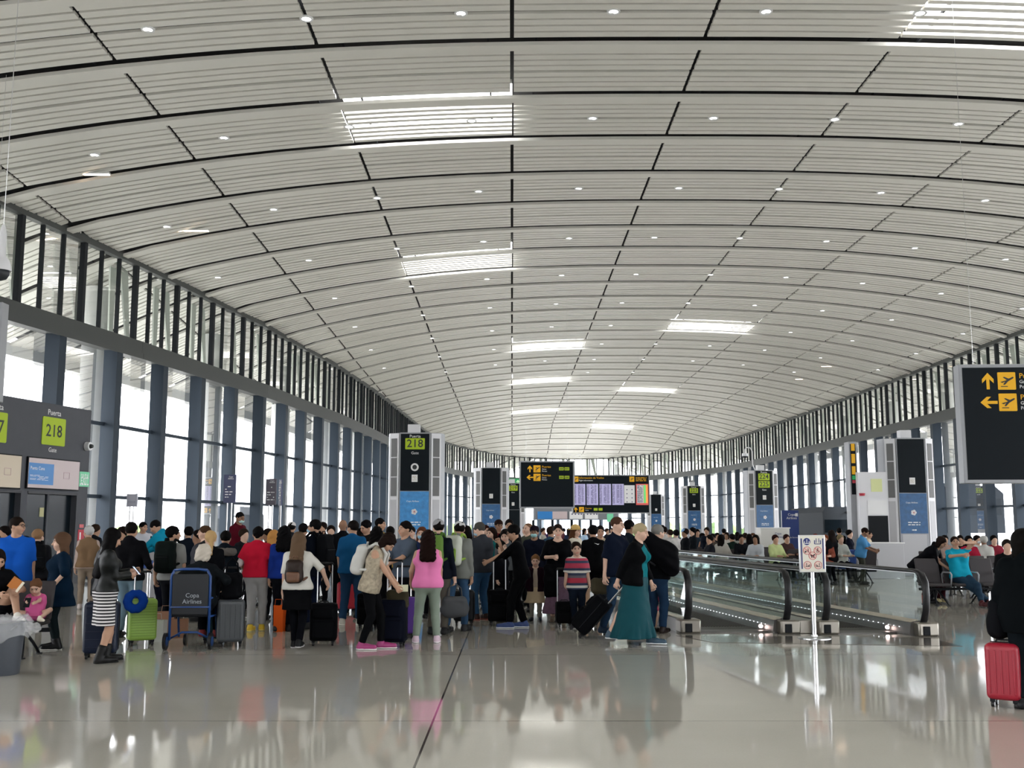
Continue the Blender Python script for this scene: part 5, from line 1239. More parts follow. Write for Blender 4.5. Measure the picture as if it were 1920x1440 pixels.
# transport chair
p = onfloor(353, 1218); r = empty('transport_chair', (p.x, p.y, 0), .05, 'blue framed airline transport chair seen from behind with a black lettered back', 'wheelchair')
M_cb = mat('chair_blue', hexc('163d78'), .35)
w_ = .255
for sx in (-1, 1):
    MB().tube([(sx*w_,0,.12),(sx*w_,.0,.95),(sx*(w_-.04),-.02,1.03)], .018, 8).build('back_tube', M_cb, r, True)
    MB().tube([(sx*w_,0,.42),(sx*w_,.42,.42),(sx*w_,.50,.12)], .016, 8).build('side_frame', M_cb, r, True)
    MB().tube([(sx*w_,.0,.66),(sx*w_,.36,.66),(sx*w_,.38,.44)], .015, 8).build('armrest', M_cb, r, True)
    wh = MB().cyl((sx*(w_+.055),-.03,.11),(sx*(w_+.02),-.03,.11), .11, n=24).build('rear_wheel', M_rubber, r, 'a'); MB().cyl((sx*(w_+.06),-.03,.11),(sx*(w_+.015),-.03,.11), .06, n=16).build('hub', M_cb, wh, 'a')
    MB().cyl((sx*(w_-.08),.48,.08),(sx*(w_-.11),.48,.08), .08, n=20).build('front_wheel', M_rubber, r, 'a')
MB().tube([(-(w_-.04),-.02,1.03),(-.1,-.03,1.045),(.1,-.03,1.045),(w_-.04,-.02,1.03)], .018, 8).build('push_bar', M_cb, r, True)
MB().tube([(-w_,.05,.14),(-.1,.02,.22),(.1,.02,.22),(w_,.05,.14)], .014, 8).build('lower_brace', M_cb, r, True); MB().tube([(-w_,-.01,.55),(w_,-.01,.55)], .014, 8).build('cross_tube', M_cb, r, True)
bk = MB().box(-w_+.02, w_-.02, -.02, .01, .45, .98).build('back_sling', mat('sling_black', (.010,.012,.016), .7), r, bevel=.008)
text('Copa', .082, mat('letter_grey', hexc('9aa0a8'), .7), bk, (.03,-.024,.70)); text('Airlines', .082, MATS['letter_grey'], bk, (.03,-.024,.62)); MB().box(-w_+.02, w_-.02, .0, .44, .42, .47).build('seat', M_black, r, bevel=.01)
J = person('white haired person in a dark coat sitting in the blue transport chair', 0, H=1.62, base=(p.x+.08, p.y+.12, .47), yaw=178, skin='fair', pose=dict(pel=(0,-.06,.075), LF=(.06,-.30,-.18), RF=(-.06,-.30,-.18), knL=(0,-.2,1), knR=(0,-.2,1), LA=(.16,-.14,.28), RA=(-.18,-.14,.28), look=(-10,12,0)), top=dict(c='1d2226', sleeve=1, loose=.02), bottom=dict(c='1a1c22'), hair=dict(style='curly', c='c9c0b2', len=.02, th=.018), shoes='8a3030')
J = PP('woman with a blonde ponytail in black, white bag strap, right behind the transport chair', 396, 993, Y=16.2, yaw=192, fem=1, skin='fair', pose=dict(look=(10,8,0)), top=dict(c='12141a', sleeve=1, hem=-.03), bottom=dict(c='181a20'), hair=dict(style='pony', c='bb9a6c', at=(0,.11,.02), pl=1.3))
J = PP('brown haired man with a dark jacket behind the blonde ponytail woman', 384, 984, Y=18.6, yaw=-70, skin='fair', top=dict(c='22242a', sleeve=1), bottom=dict(c='181a20'), hair=dict(style='short', c='4a3424'))
J = PP('traveller in a dark rain jacket wearing a grey neck pillow', 424, 993, Y=17.6, yaw=186, skin='tan', top=dict(c='18222c', sleeve=1, hood=1, loose=.025, hem=-.04), bottom=dict(c='181c22'), hair=dict(style='short', c='14110f'))
g_ = W(J, J['nb']+V(0,.05,-.09)); r = empty('neck_pillow', g_, 0, 'grey fluffy neck pillow on the traveller in the dark rain jacket', 'neck pillow'); blob('cushion', [rc((.15*math.cos(a),.10*math.sin(a)-.03,0),(.15*math.cos(b),.10*math.sin(b)-.03,0),.062) for a, b in zip(np.linspace(.2,math.pi-.2,7)[:-1]*-1, np.linspace(.2,math.pi-.2,7)[1:]*-1)], .012, cm('6b6662', .95), r, fold=.004, fs=50)
J = PP('tall masked man in a maroon jacket turned right, in front of the left windows', 447, 958, Y=22.5, yaw=70, skin='brown', pose=dict(look=(-10,15,0)), top=dict(c='55101f', sleeve=1, hem=-.05, loose=.02), bottom=dict(c='1a1a20'), hair=dict(style='short', c='14110f', th=.004), extras=dict(mask='bfe0dc'))
J = PP('woman in a red baseball shirt, grey sweatpants and yellow shoes, seen from behind', 484, 985, v=1183, yaw=182, skin='tan', pose=dict(LF=(.04,.03,.045,-5), RF=(-.055,-.04,.045,8), LA=(.14,-.12,.57), RA=(-.14,-.10,.57), look=(0,14,0)), top=dict(c='d9cfcf', sleeve=.56, loose=.016, hem=.0, neck=-.01, over=dict(name='red_top', c='c11c36', sleeve=.36, hem=-.01, loose=.022)), bottom=dict(c='a3a2a2', loose=.018), hair=dict(style='bun', c='0f0d0e', at=(0,.07,.08)), shoes='dcb92e', extras=dict(sole='e8d98a'))
J = PP('woman with big black hair in a blue top beside the red baseball shirt', 534, 985, Y=16.8, yaw=190, fem=1, skin='tan', top=dict(c='1b3588', sleeve=1, hem=-.02), bottom=dict(c='15171f'), hair=dict(style='curly', c='0c0b0e', len=.16, th=.02, w=.06, r=.06))
J = PP('woman with a blonde bob in a grey-blue jacket, in the second row of the queue', 514, 992, Y=18.8, yaw=175, fem=1, skin='fair', top=dict(c='3c4a52', sleeve=1), bottom=dict(c='1a1d24'), hair=dict(style='bob', c='b98448', len=.06, th=.014))
J = PP('woman in a white tee with a brown monogram backpack walking away', 561, 995, v=1216, yaw=176, fem=1, skin='fair', pose=dict(LF=(.03,-.05,.045), RF=(-.04,.06,.06), RA=(-.235,-.10,.555), elR=(-1,.3,-.6), look=(0,5,0)), top=dict(c='d3d1c9', sleeve=.47, hem=-.02), bottom=dict(kind='skirt', c='0e0f13', hem=.33, w=(.068,.095), waist=.03, under=dict(kind='leggings', c='0e1018', loose=.006)), hair=dict(style='long', c='64503e', len=.22, w=.045), shoes='15161a', extras=dict(sole='b0aeb0'))
backpack(J, 'small brown monogram backpack with tan straps on the white tee woman', '2e2019', '5a3a24', h=.33, w=.27, d=.13, off=(0,0,-.06), rough=.5)
q = held(J, 'R'); suitcase(606, 1210, .36, .50, .24, '111216', 'black soft cabin suitcase pulled by the white tee woman', rz=R(6), handle=.52, soft=True)
J = PP('masked man in a navy jacket and glasses, right of the white tee woman', 590, 972, Y=17.2, yaw=-118, skin='tan', pose=dict(look=(15,0,0)), top=dict(c='111825', sleeve=1, hem=-.04, loose=.02), bottom=dict(c='1b2640'), hair=dict(style='short', c='0f0d0d'), extras=dict(mask='a7cfe4', glasses=1))
backpack(J, 'black backpack on the masked man in the navy jacket', '0f1116', h=.5)
J = PP('bald man in black in the back row, left of the blue polo back', 643, 972, Y=20.5, yaw=188, skin='brown', top=dict(c='15161a', sleeve=1), bottom=dict(c='15161a'), hair=dict(style='bald'))
J = PP('man in a dark cap behind the masked navy jacket man', 569, 980, Y=20.2, yaw=175, skin='tan', top=dict(c='1d2026', sleeve=1), bottom=dict(c='15161a'), hair=FR, extras=dict(cap='17181c'))
J = PP('traveller with a white cap in the back row before the window fins', 547, 977, Y=23, yaw=182, skin='tan', top=dict(c='2c3038', sleeve=1), bottom=dict(c='15161a'), hair=FR, extras=dict(cap='d5d2d2'), res=.018)
J = PP('man in a petrol blue polo and dark jeans seen from behind, hands in pockets', 662, 974, v=1172, yaw=182, skin='tan', fat=.015, pose=dict(look=(48,0,0), LA=(.125,-.05,.50), RA=(-.125,-.05,.50), elL=(1,.6,0), elR=(-1,.6,0), LF=(.085,0,.045,12), RF=(-.075,0,.045,-12)), top=dict(c='1a5786', sleeve=.47, hem=-.03, loose=.018), bottom=dict(c='24405c', loose=.02), hair=dict(style='short', c='1d1714'), shoes='b5b2a8', extras=dict(mask='c8d8dc', glasses=1, sole='d8d5cc'))
J = PP('woman with loose black curls in black, right of the petrol blue polo man', 707, 985, Y=16.8, yaw=176, fem=1, skin='tan', top=dict(c='101114', sleeve=1, hem=-.03), bottom=dict(c='131418'), hair=dict(style='curly', c='0d0b0b', len=.20, w=.05))
J = PP('dark haired man leaning his head down, above the petrol blue polo shoulder', 689, 972, Y=19.2, yaw=-25, skin='tan', pose=dict(look=(-20,22,10)), top=dict(c='22201f', sleeve=.5), bottom=dict(c='131418'), hair=dict(style='short', c='0f0c0c'))
J = PP('man in a mustard yellow shirt in profile in the back row', 713, 970, Y=21.5, yaw=78, skin='tan', top=dict(c='b3954a', sleeve=.5), bottom=dict(c='131418'), hair=dict(style='short', c='0f0c0c'))
J = PP('woman in a patterned beige vest with pink shoes looking down at a paper', 700, 1003, v=1217, H=1.60, yaw=84, skin='tan', pose=dict(lean=14, pel=(0,.02,.515), look=(0,38,0), LA=(.05,-.20,.52), RA=(-.05,-.215,.505), LF=(.05,-.07,.045,6), RF=(-.06,.07,.045,-6), elL=(.2,.8,-.8), elR=(-.2,.8,-.8)), top=dict(m=mat('vest_print', hexc('968b78'), .85, noise=(22,.75)), sleeve=0, hem=-.05, loose=.02), bottom=dict(c='0d0e12', loose=.008), hair=dict(style='curly', c='261914', len=.03, th=.012), shoes='8e2c64', extras=dict(sole='cfcaca'))
backpack(J, 'white drawstring backpack on the woman in the beige vest', 'c6c5c0', h=.44, w=.30, d=.17, pocket=False)
q = held(J, 'L', .03, -.02, .0); r = empty('boarding_paper', q, .2, 'small cream paper held by the woman in the beige vest', 'paper'); MB().box(-.06,.08,-.002,.002,-.03,.06).build('sheet', cm('d8d6b8', .8), r)
suitcase(736, 1212, .37, .56, .25, '141828', 'dark navy suitcase in front of the beige vest woman', rz=R(-8), handle=.50, soft=True)
softbag(at(745, 1142, onfloor(736,1212).y+.02), (.30,.22,.26), '3a3628', 'olive brown soft bag set on top of the dark navy suitcase', strap=False, name='soft_bag')
J = PP('smiling man in a grey polo with folded forearms, facing left', 760, 975, Y=16.4, yaw=-42, skin='tan', fat=.012, pose=dict(look=(-12,0,0), LA=(.0,-.20,.62), RA=(-.10,-.22,.60), elL=(1,.2,-.2)), top=dict(c='525d6c', sleeve=.47, hem=-.02, loose=.016), bottom=dict(c='111217'), hair=dict(style='short', c='17110f'))
suitcase(757, 1196, .36, .52, .26, '4d2a80', 'purple suitcase behind the dark navy one', rz=R(10), handle=.42)
J = PP('small faced man in a dusty rose shirt behind the grey polo man', 771, 985, Y=21.5, yaw=-5, skin='fair', top=dict(c='a98f8c', sleeve=.5), bottom=dict(c='22242a'), hair=dict(style='short', c='221b18'))
J = PP('reddish haired woman with a blue mask in a navy top', 791, 986, Y=19.2, yaw=-8, fem=1, skin='fair', top=dict(c='1c2a4c', sleeve=1), bottom=dict(c='22242a'), hair=dict(style='long', c='5e3522', len=.12), extras=dict(mask='9fc8df'))
J = PP('woman in a sleeveless pink top and pale green trousers seen from behind', 803, 992, v=1205, yaw=184, fem=1, skin='tan', fat=.012, pose=dict(LA=(.15,-.10,.52), RA=(-.12,-.14,.50), LF=(.10,.0,.045,8), RF=(-.085,0,.045,-10)), top=dict(c='ee86bb', sleeve=0, hem=-.035, loose=.014), bottom=dict(c='8a978a', loose=.012, th=1.06), hair=dict(style='curly', c='25130f', len=.21, w=.055, r=.055, th=.016), shoes='cdb6c4', extras=dict(sole='e4dde0'))
J = PP('man in a grey baseball cap and dark jacket with a green backpack', 822, 972, Y=16.3, yaw=165, skin='fair', pose=dict(look=(35,0,0), RA=(-.15,-.02,.47)), top=dict(c='1b2130', sleeve=1, hem=-.04), bottom=dict(c='625d55', loose=.014), hair=FR, extras=dict(cap='98989a'))
backpack(J, 'moss green backpack on the grey cap man', '5f7f3a', '496a2c', h=.5, w=.30, d=.19)
hb_ = held(J, 'R'); softbag((hb_.x+.02, hb_.y-.02, hb_.z-.50), (.36,.20,.30), '55575a', 'grey soft duffel bag hanging beside the pink top woman', rz=.2, droop=1)
J = PP('man in a white cap, grey hooded jacket and blue jeans, right of the green backpack', 858, 975, v=1184, yaw=158, skin='tan', pose=dict(lean=6, look=(30,0,0), LF=(.06,.10,.045,0), RF=(-.05,-.05,.045,0)), top=dict(c='7b7e79', sleeve=1, hem=-.05, hood=1, loose=.02), bottom=dict(c='3f5c7c', loose=.012), hair=FR, extras=dict(cap='c2c3c2', sole='303236'), shoes='3d3e42')
backpack(J, 'white and lime green backpack on the man in the white cap', 'c3c7ba', '86a548', h=.48, w=.30, d=.18)
J = PP('dark haired masked woman bending behind the white and lime backpack', 878, 983, Y=19.8, yaw=-70, fem=1, skin='fair', pose=dict(look=(0,20,0)), top=dict(c='1a1b20', sleeve=1), bottom=dict(c='131418'), hair=dict(style='bob', c='18120f', len=.06), extras=dict(mask='d8dcdc'))
J = PP('grey haired man in a charcoal sweater and blue jeans turned away left, masked', 903, 977, v=1162, yaw=-142, skin='fair', fat=.028, pose=dict(look=(20,18,0), LA=(.12,-.14,.56), RA=(-.12,-.16,.56)), top=dict(c='35383e', sleeve=1, hem=-.04, loose=.02), bottom=dict(c='35587a', loose=.014), hair=dict(style='short', c='4d4a46'), shoes='452b26', extras=dict(mask='a9d0e6', sole='8a3a30'))
J = PP('man in a black jacket with glasses leaning on a suitcase handle, hand at his chin', 968, 990, v=1177, H=1.66, yaw=-92, skin='tan', pose=dict(lean=10, pel=(0,.05,.51), RA=(.02,-.16,.80), elR=(-.4,.2,-1), LA=(.05,-.27,.63), look=(5,5,0), LF=(.05,-.06,.045,0), RF=(-.05,.08,.045,0)), top=dict(c='0c0d11', sleeve=1, hem=-.05, loose=.022), bottom=dict(c='0b0c10', loose=.02), hair=dict(style='short', c='0c0a0a', th=.016), shoes='1d3568', extras=dict(glasses=1, sole='c9cdd2'))
suitcase(936, 1172, .36, .50, .24, '0f1014', 'black cabin suitcase under the hand of the black jacket man', rz=R(-4), handle=.50, soft=True)
J = PP('boy with a face mask behind the suitcase of the black jacket man', 940, 1012, Y=18.6, yaw=60, skin='fair', pose=dict(head=.21), top=dict(c='13151d', sleeve=1), bottom=dict(c='131418'), hair=dict(style='short', c='14100e'), extras=dict(mask='c9d6d8'))
J = PP('dark haired woman in a grey hooded top right behind the masked boy', 948, 991, Y=20.6, yaw=-15, fem=1, skin='fair', pose=dict(look=(0,10,0)), top=dict(c='5c6064', sleeve=1, hood=1), bottom=dict(c='131418'), hair=dict(style='short', c='18120f', th=.018))
J = PP('bearded man in a dark cap and red jacket in the back row', 935, 973, Y=22.5, yaw=18, skin='brown', top=dict(c='6f1a20', sleeve=1), bottom=dict(c='1a1c22'), hair=dict(style='short', c='14100e'), extras=dict(cap='35201c'))
J = PP('bearded man in a black tee facing the camera, left of the 219 totem panel', 955, 972, Y=21, yaw=0, skin='tan', top=dict(c='121317', sleeve=.5), bottom=dict(c='1a1c22'), hair=dict(style='short', c='100d0c'))
J = PP('woman with dark red hair left of the red jacket man', 911, 983, Y=22.6, yaw=30, fem=1, skin='fair', top=dict(c='6a2a2c', sleeve=1), bottom=dict(c='1a1c22'), hair=dict(style='bob', c='3a1714', len=.08))
J = PP('woman with brown hair in a teal and red top, half hidden by the charcoal sweater', 922, 987, Y=21, yaw=-40, fem=1, skin='fair', top=dict(c='1f6a6c', sleeve=.5), bottom=dict(c='1a1c22'), hair=dict(style='bob', c='33211a', len=.05))
J = PP('masked man in a plum cap and navy jacket behind the black jacket man', 1002, 984, Y=20.4, yaw=-10, skin='brown', top=dict(c='151a2b', sleeve=1, loose=.02), bottom=dict(c='1a1c22'), hair=dict(style='short', c='100d0c'), extras=dict(cap='241626', mask='a5d6d8'))
J = PP('balding man behind the plum cap', 990, 979, Y=22.3, yaw=-50, skin='fair', top=dict(c='4a4f42', sleeve=1), bottom=dict(c='1a1c22'), hair=dict(style='short', c='7a5a44', th=.002, fr=.03))
J = PP('little girl in a plum cardigan and cream skirt, standing by the woman in black', 1004, 1038, v=1164, yaw=-4, skin='fair', res=.0115, pose=dict(head=.195, look=(0,6,0), LF=(.06,0,.045,10), RF=(-.06,0,.045,-14)), top=dict(c='a9998a', sleeve=.4, hem=-.0, over=dict(name='cardigan', c='2b1022', sleeve=1, hem=-.03, open=.035)), bottom=dict(kind='skirt', c='bda98c', hem=.27, w=(.075,.13), pleat=11, waist=.04, under=dict(kind='leggings', c='85817a', loose=.006)), hair=dict(style='bun', c='7a5636', at=(0,.03,.10), bs=.8), shoes='20283a')
J = PP('woman in a loose black top and long mauve skirt, facing the camera', 1046, 981, v=1166, yaw=-6, fem=1, skin='fair', pose=dict(RA=(-.045,-.17,.665), elR=(-1,.4,-.8), LA=(.16,-.04,.50), look=(6,0,0)), top=dict(c='0b0c11', sleeve=.52, hem=-.06, loose=.028, neck=.02), bottom=dict(kind='skirt', m=mat('skirt_mauve', hexc('594052'), .85, noise=(30,.35)), hem=.085, w=(.075,.105), pleat=8), hair=dict(style='bun', c='30231c', at=(0,.10,-.01)), shoes='6a574a', curl=(.5,1.0))
q = W(J, (-.13,-.10,.70)); r = empty('coat', q, 0, 'black coat draped over the arm of the woman in the mauve skirt', 'coat'); blob('cloth', [rb((0,0,.0), (.10,.07,.27), .05), rb((.03,-.02,-.12), (.12,.06,.16), .05, k=.05)], .012, cm('0d0e12', .9), r, fold=.01)
RW = 'e'
BS = stripes('boy_shirt', [(0,(.40,.38,.36)),(.0001,(.03,.035,.05))], 'Z', 10)
n_ = BS.node_tree; rr_ = [x for x in n_.nodes if x.type == 'VALTORGB'][0].color_ramp
while len(rr_.elements) > 1: rr_.elements.remove(rr_.elements[-1])
J = PP('smiling boy in a red, navy and white striped tee walking to the camera', 1081, 1014, v=1176, yaw=4, skin='fair', pose=dict(head=.212, LA=(.155,-.03,.44), RA=(-.155,-.02,.44), LF=(.05,.05,.045), RF=(-.05,-.08,.045), look=(0,2,-4)), top=dict(m=BS, sleeve=.5, hem=-.03, loose=.016), bottom=dict(c='1c2738', loose=.012), hair=dict(style='short', c='33241b', th=.014), shoes='1c1f27', extras=dict(sole='9a9a9a'))
def ramp_at(stops):
    z0, z1 = [J['pel'][2]-.04*J['s'], J['nb'][2]]; rr_.elements[0].position = 0; rr_.elements[0].color = (*hexc(stops[0][1]), 1)
    for f, c in stops[1:]: e_ = rr_.elements.new((z0+(z1-z0)*f)/10); e_.color = (*hexc(c), 1)
ramp_at([(0,'26304a'),(.05,'c9c4bc'),(.13,'26304a'),(.19,'a52a40'),(.33,'5a5560'),(.40,'26304a'),(.46,'cfcac2'),(.58,'26304a'),(.62,'a8304a'),(.74,'a0304a'),(.80,'26304a'),(.85,'a8304a'),(.92,'c6c0b8')])
# rounder black case pulled beside the boy
suitcase(1058, 1176, .27, .34, .22, '101115', 'small round-edged black case between the mauve skirt woman and the boy', rz=.1, handle=.5, soft=True)
J = PP('woman in a straw hat with long brown hair and a cream top', 1079, 983, Y=22, yaw=55, fem=1, skin='fair', top=dict(c='cfc9b8', sleeve=1), bottom=dict(c='c9c4b8'), hair=dict(style='long', c='5a3a26', len=.25), extras=dict(hat='cfae6e'))
J = PP('man in black sportswear and shorts seen from behind, backpacked traveller beyond him', 1112, 983, Y=19.8, yaw=182, skin='tan', pose=dict(LF=(.08,0,.045), RF=(-.07,0,.045)), top=dict(c='0b0c0f', sleeve=.46, hem=-.05, loose=.018), bottom=dict(kind='shorts', c='0d0e12', loose=.03), hair=dict(style='short', c='0c0a0a', th=.014))
q = W(J, J['chest']+V(-.05,.11,.09)); tk = MB().add([(a*.05, 0, b*.05) for a, b in ((-1,.15),(-.5,-.25),(1,.35),(-.45,.0))]+[(a*.05, .004, b*.05) for a, b in ((-1,.15),(-.5,-.25),(1,.35),(-.45,.0))], [(0,1,2,3),(7,6,5,4),(0,4,5,1),(1,5,6,2),(2,6,7,3),(3,7,4,0)]).build('chest_mark', M_txt, J['root']); tk.location = J['root'].matrix_basis.inverted() @ Vector((q.x, q.y-.005, q.z)) if False else (-.05+J['chest'][0], J['chest'][1]+.125, J['chest'][2]+.09)
J = PP('man in a sand coloured shirt beyond the black sportswear man', 1125, 984, Y=21.3, yaw=5, skin='tan', top=dict(c='b3a890', sleeve=.5), bottom=dict(c='2a2c32'), hair=dict(style='short', c='17110f'))
J = PP('broad man in a navy polo walking right, pulling a black suitcase', 1156, 967, v=1190, yaw=52, skin='fair', fat=.028, pose=dict(look=(8,4,0), RA=(-.15,.03,.50), LA=(.14,-.05,.52), LF=(.06,-.14,.045,0), RF=(-.06,.12,.055,0), wide=1.08), top=dict(c='141e33', sleeve=.5, hem=-.03, loose=.02), bottom=dict(c='24384f', loose=.016), hair=dict(style='short', c='4b3226', th=.006), shoes='1c3550')
JM = J
J = PP('older woman in a teal dress and black cardigan striding right, pulling a suitcase', 1190, 984, v=1208, H=1.66, yaw=64, fem=1, skin='fair', fat=.02, pose=dict(lean=6, look=(4,4,0), RA=(-.10,.13,.50), LA=(.10,-.10,.50), elR=(-.3,1,-.2), LF=(.05,-.11,.045,4), RF=(-.05,.22,.07,-4)), top=dict(c='0e7078', sleeve=.9, hem=-.0, over=dict(name='cardigan', c='0a0b0f', sleeve=.93, hem=-.035, open=.12, loose=.02)), bottom=dict(kind='skirt', m=mat('teal_cloth', hexc('083c44'), .75, spec=.15, bump=(9,.3)), hem=.055, w=(.085,.165), dy=.03, pleat=13, waist=.04), hair=dict(style='bun', c='a89878', at=(0,.09,.0), bs=.85, th=.008), shoes='2c4658', extras=dict(sole='d5d9dc'))
# suitcases rolled at a tilt behind the couple
q = onfloor(1093, 1196); r = suitcase(0, 0, .38, .58, .27, '101217', 'black tilted suitcase rolled behind the couple', rz=R(-102), tilt=R(-42), handle=.42, soft=True, base=(q.x-.02, q.y+.05, 0))
q = onfloor(1122, 1184); suitcase(0, 0, .36, .52, .25, '20242c', 'second dark tilted suitcase beside the navy polo man', rz=R(-106), tilt=R(-38), handle=.42, soft=True, base=(q.x-.10, q.y+.38, 0))
softbag(at(1130, 1098, 16.5)+Vector((0,.05,-.13)), (.34,.24,.24), '4a4536', 'camouflage brown bag lying on the tilted suitcases', name='soft_bag', strap=False, fold=.012)
J = PP('man with grey hair and dark blue jeans carrying a huge black backpack, turned away', 1228, 981, v=1187, yaw=142, skin='fair', fat=.02, pose=dict(lean=5, look=(-20,6,0), RA=(-.05,-.13,.60), elR=(-1,.3,-.5), LA=(.13,-.08,.52)), top=dict(c='0d0f14', sleeve=.55, hem=-.03, loose=.022), bottom=dict(c='20364f', loose=.018), hair=dict(style='short', c='7d7b76'), shoes='2a1e1c')
q = W(J, J['chest']+V(0,.22,-.06)); r = empty('duffel_backpack', (q.x+.14, q.y-.02, q.z), R(-8), 'huge slack black backpack on the grey haired man, reaching the walkway rail', 'backpack'); blob('bag_body', [rc((-.16,0,.26),(.10,0,.02),.13,.19,k=.08), rc((.10,0,.02),(.19,0,-.17),.19,.12,k=.1)], .013, cm('0b0c11', .8), r, fold=.010); MB().tube([(-.2,-.08,.33),(-.28,-.12,.18),(-.22,-.13,.0),(-.05,-.16,-.12)], .016, 6).build('strap', M_black, r, True)
J = PP('dark haired man in a dark shirt between the couple and the totems', 1180, 973, Y=18.6, yaw=118, skin='brown', top=dict(c='182430', sleeve=.5), bottom=dict(c='22242a'), hair=dict(style='short', c='0f0c0b'))
J = person('small child in pink held by the hand behind the teal dress woman', 0, H=1.02, base=tuple(onfloor(1223, 1184)), yaw=40, skin='fair', res=.012, pose=dict(head=.19), top=dict(c='b5405a', sleeve=.5), bottom=dict(kind='skirt', c='b03a58', hem=.3), hair=dict(style='bob', c='b5967a', len=.03))
# ---- right side
J = PP('man in a blue shirt leaning on the gate desk left of the largest totem', 1611, 987, Y=30, yaw=65, skin='brown', fat=.03, pose=dict(lean=10, LA=(.06,-.26,.60), RA=(-.08,-.24,.58), look=(0,15,0)), top=dict(c='4a86b4', sleeve=.5, hem=-.05, loose=.03), bottom=dict(c='3a3c34'), hair=dict(style='short', c='2c1c18'))
J = PP('man in a black suit seen from behind near the right windows', 1573, 989, Y=36, yaw=180, skin='tan', top=dict(c='0c0d12', sleeve=1, hem=-.06, loose=.03), bottom=dict(c='0e0f14'), hair=FR, res=.02)
J = PP('agent in a cream blouse behind the gate desk', 1628, 994, Y=34.4, yaw=60, fem=1, skin='tan', top=dict(c='cdbfa6', sleeve=1), bottom=dict(c='22242a'), hair=dict(style='bun', c='17110f'), res=.02)
r_ = [(1800,1134,.10,3)]
b0 = onfloor(1800, 1134)
c0 = math.cos(.10); s0_ = math.sin(.10)
J = person('man in a turquoise tee and jeans on the seats, arms raised to his head', 0, H=1.74, base=(b0.x+.02, b0.y-.12, .445), yaw=2, skin='tan', pose=dict(pel=(0,.03,.08), lean=-16, LF=(.06,-.34,-.20,10), RF=(.16,-.32,-.20,-25), knL=(.5,-.3,1), knR=(-.3,-.4,1), LA=(.06,-.03,.47), elL=(1,-.1,.6), RA=(-.06,-.16,.33), elR=(-1,0,-.4), look=(-15,-2,0)), top=dict(c='1799b4', sleeve=.48, hem=-.03, loose=.02), bottom=dict(c='2a4054', loose=.014), hair=dict(style='short', c='2a1a14'), shoes='5a1c22')
softbag(onfloor(1741, 1110)+Vector((0,.1,0)), (.24,.2,.34), 'b03a3c', 'red bag standing on the floor beside the eating child', name='bag', rz=.1)
b1 = onfloor(1757, 1130)
J = person('child in dark clothes and maroon trousers eating, on the seat by the totem', 0, H=1.34, base=(b1.x, b1.y, .36), yaw=-5, skin='tan', pose=dict(head=.2, pel=(0,.02,.08), LF=(.04,-.20,-.20), RF=(-.04,-.20,-.20), knL=(0,-.3,1), knR=(0,-.3,1), LA=(.06,-.17,.40), RA=(-.06,-.17,.40), look=(0,10,0)), top=dict(c='15161c', sleeve=1), bottom=dict(c='4a1420'), hair=dict(style='short', c='1c1512', th=.014), shoes='c9b98a')
r = empty('stool_seat', (b1.x, b1.y+.02, 0), 0, 'single dark seat carrying the eating child', 'seat'); MB().box(-.24,.24,-.2,.22,.29,.36).build('cushion', M_seat, r, bevel=.02)
for sx in (-1, 1):
    for yy in (-.2,.22): MB().tube([(sx*.05,0,.30),(sx*.16,yy,.012)], .016, 6).build('leg', M_black, r)
J = PP('person in a black hooded coat bending over the eating child', 1738, 1014, Y=22.8, H=1.62, yaw=55, skin='tan', pose=dict(lean=48, pel=(0,.12,.50), look=(0,10,0), LA=(.08,-.26,.47), RA=(-.08,-.26,.45)), top=dict(c='101117', sleeve=1, hem=-.12, hood=1, loose=.035), bottom=dict(c='14151b'), hair=dict(style='bob', c='2a1d18', len=.05))
J = PP('person in a dark hooded jacket standing at the right border with a red suitcase', 1916, 990, v=1330, yaw=160, skin='tan', fat=.02, pose=dict(RA=(-.13,-.05,.50), LA=(.15,-.08,.50)), top=dict(c='0c1216', sleeve=1, hem=-.10, hood=1, loose=.04), bottom=dict(c='1a2228', loose=.02), hair=dict(style='bob', c='14110f', len=.06, th=.02), shoes='17181c')
suitcase(1887, 1325, .29, .50, .24, '8e1026', 'red hard shell suitcase at the right border', rz=R(-35), handle=.45, ribs=5, vert=True)
softbag((at(1890,1160,9.8).x, 9.95, at(1890,1195,9.9).z), (.24,.14,.34), '17181d', 'black bag hanging over the red suitcase at the right border', strap=True, rz=.5, droop=1)
# ---- bags and cases standing among the queue
suitcase(264, 1209, .37, .56, .27, '86a848', 'lime green ribbed suitcase with a blue neck pillow on its handle', rz=R(28), handle=.34, ribs=13, c2='78983c')
q = onfloor(264, 1209); r = empty('neck_pillow', (q.x-.03, q.y-.20, .60), R(28), 'royal blue neck pillow hung on the lime green suitcase', 'neck pillow'); A_ = np.linspace(.35, 2*math.pi-.35, 10)+math.pi/2
blob('cushion', [rc((.105*math.cos(a),0,.105*math.sin(a)),(.105*math.cos(b),0,.105*math.sin(b)),.055) for a, b in zip(A_[:-1], A_[1:])], .011, cm('143f96', .9), r)
suitcase(188, 1234, .40, .62, .27, '18233a', 'dark blue suitcase standing behind the striped skirt woman', rz=R(12), handle=.0, ribs=6)
suitcase(431, 1212, .36, .56, .25, '3c4044', 'grey hard shell suitcase right of the transport chair', rz=R(14), handle=.40, ribs=5, vert=True)
q = onfloor(431, 1212); softbag((q.x, q.y, .625), (.27,.20,.36), '15161b', 'black backpack standing on the grey suitcase', name='backpack', cat='backpack', rad=.07)
suitcase(404, 1206, .34, .50, .24, '14494c', 'dark teal suitcase partly behind the transport chair', rz=R(-8), handle=.0)
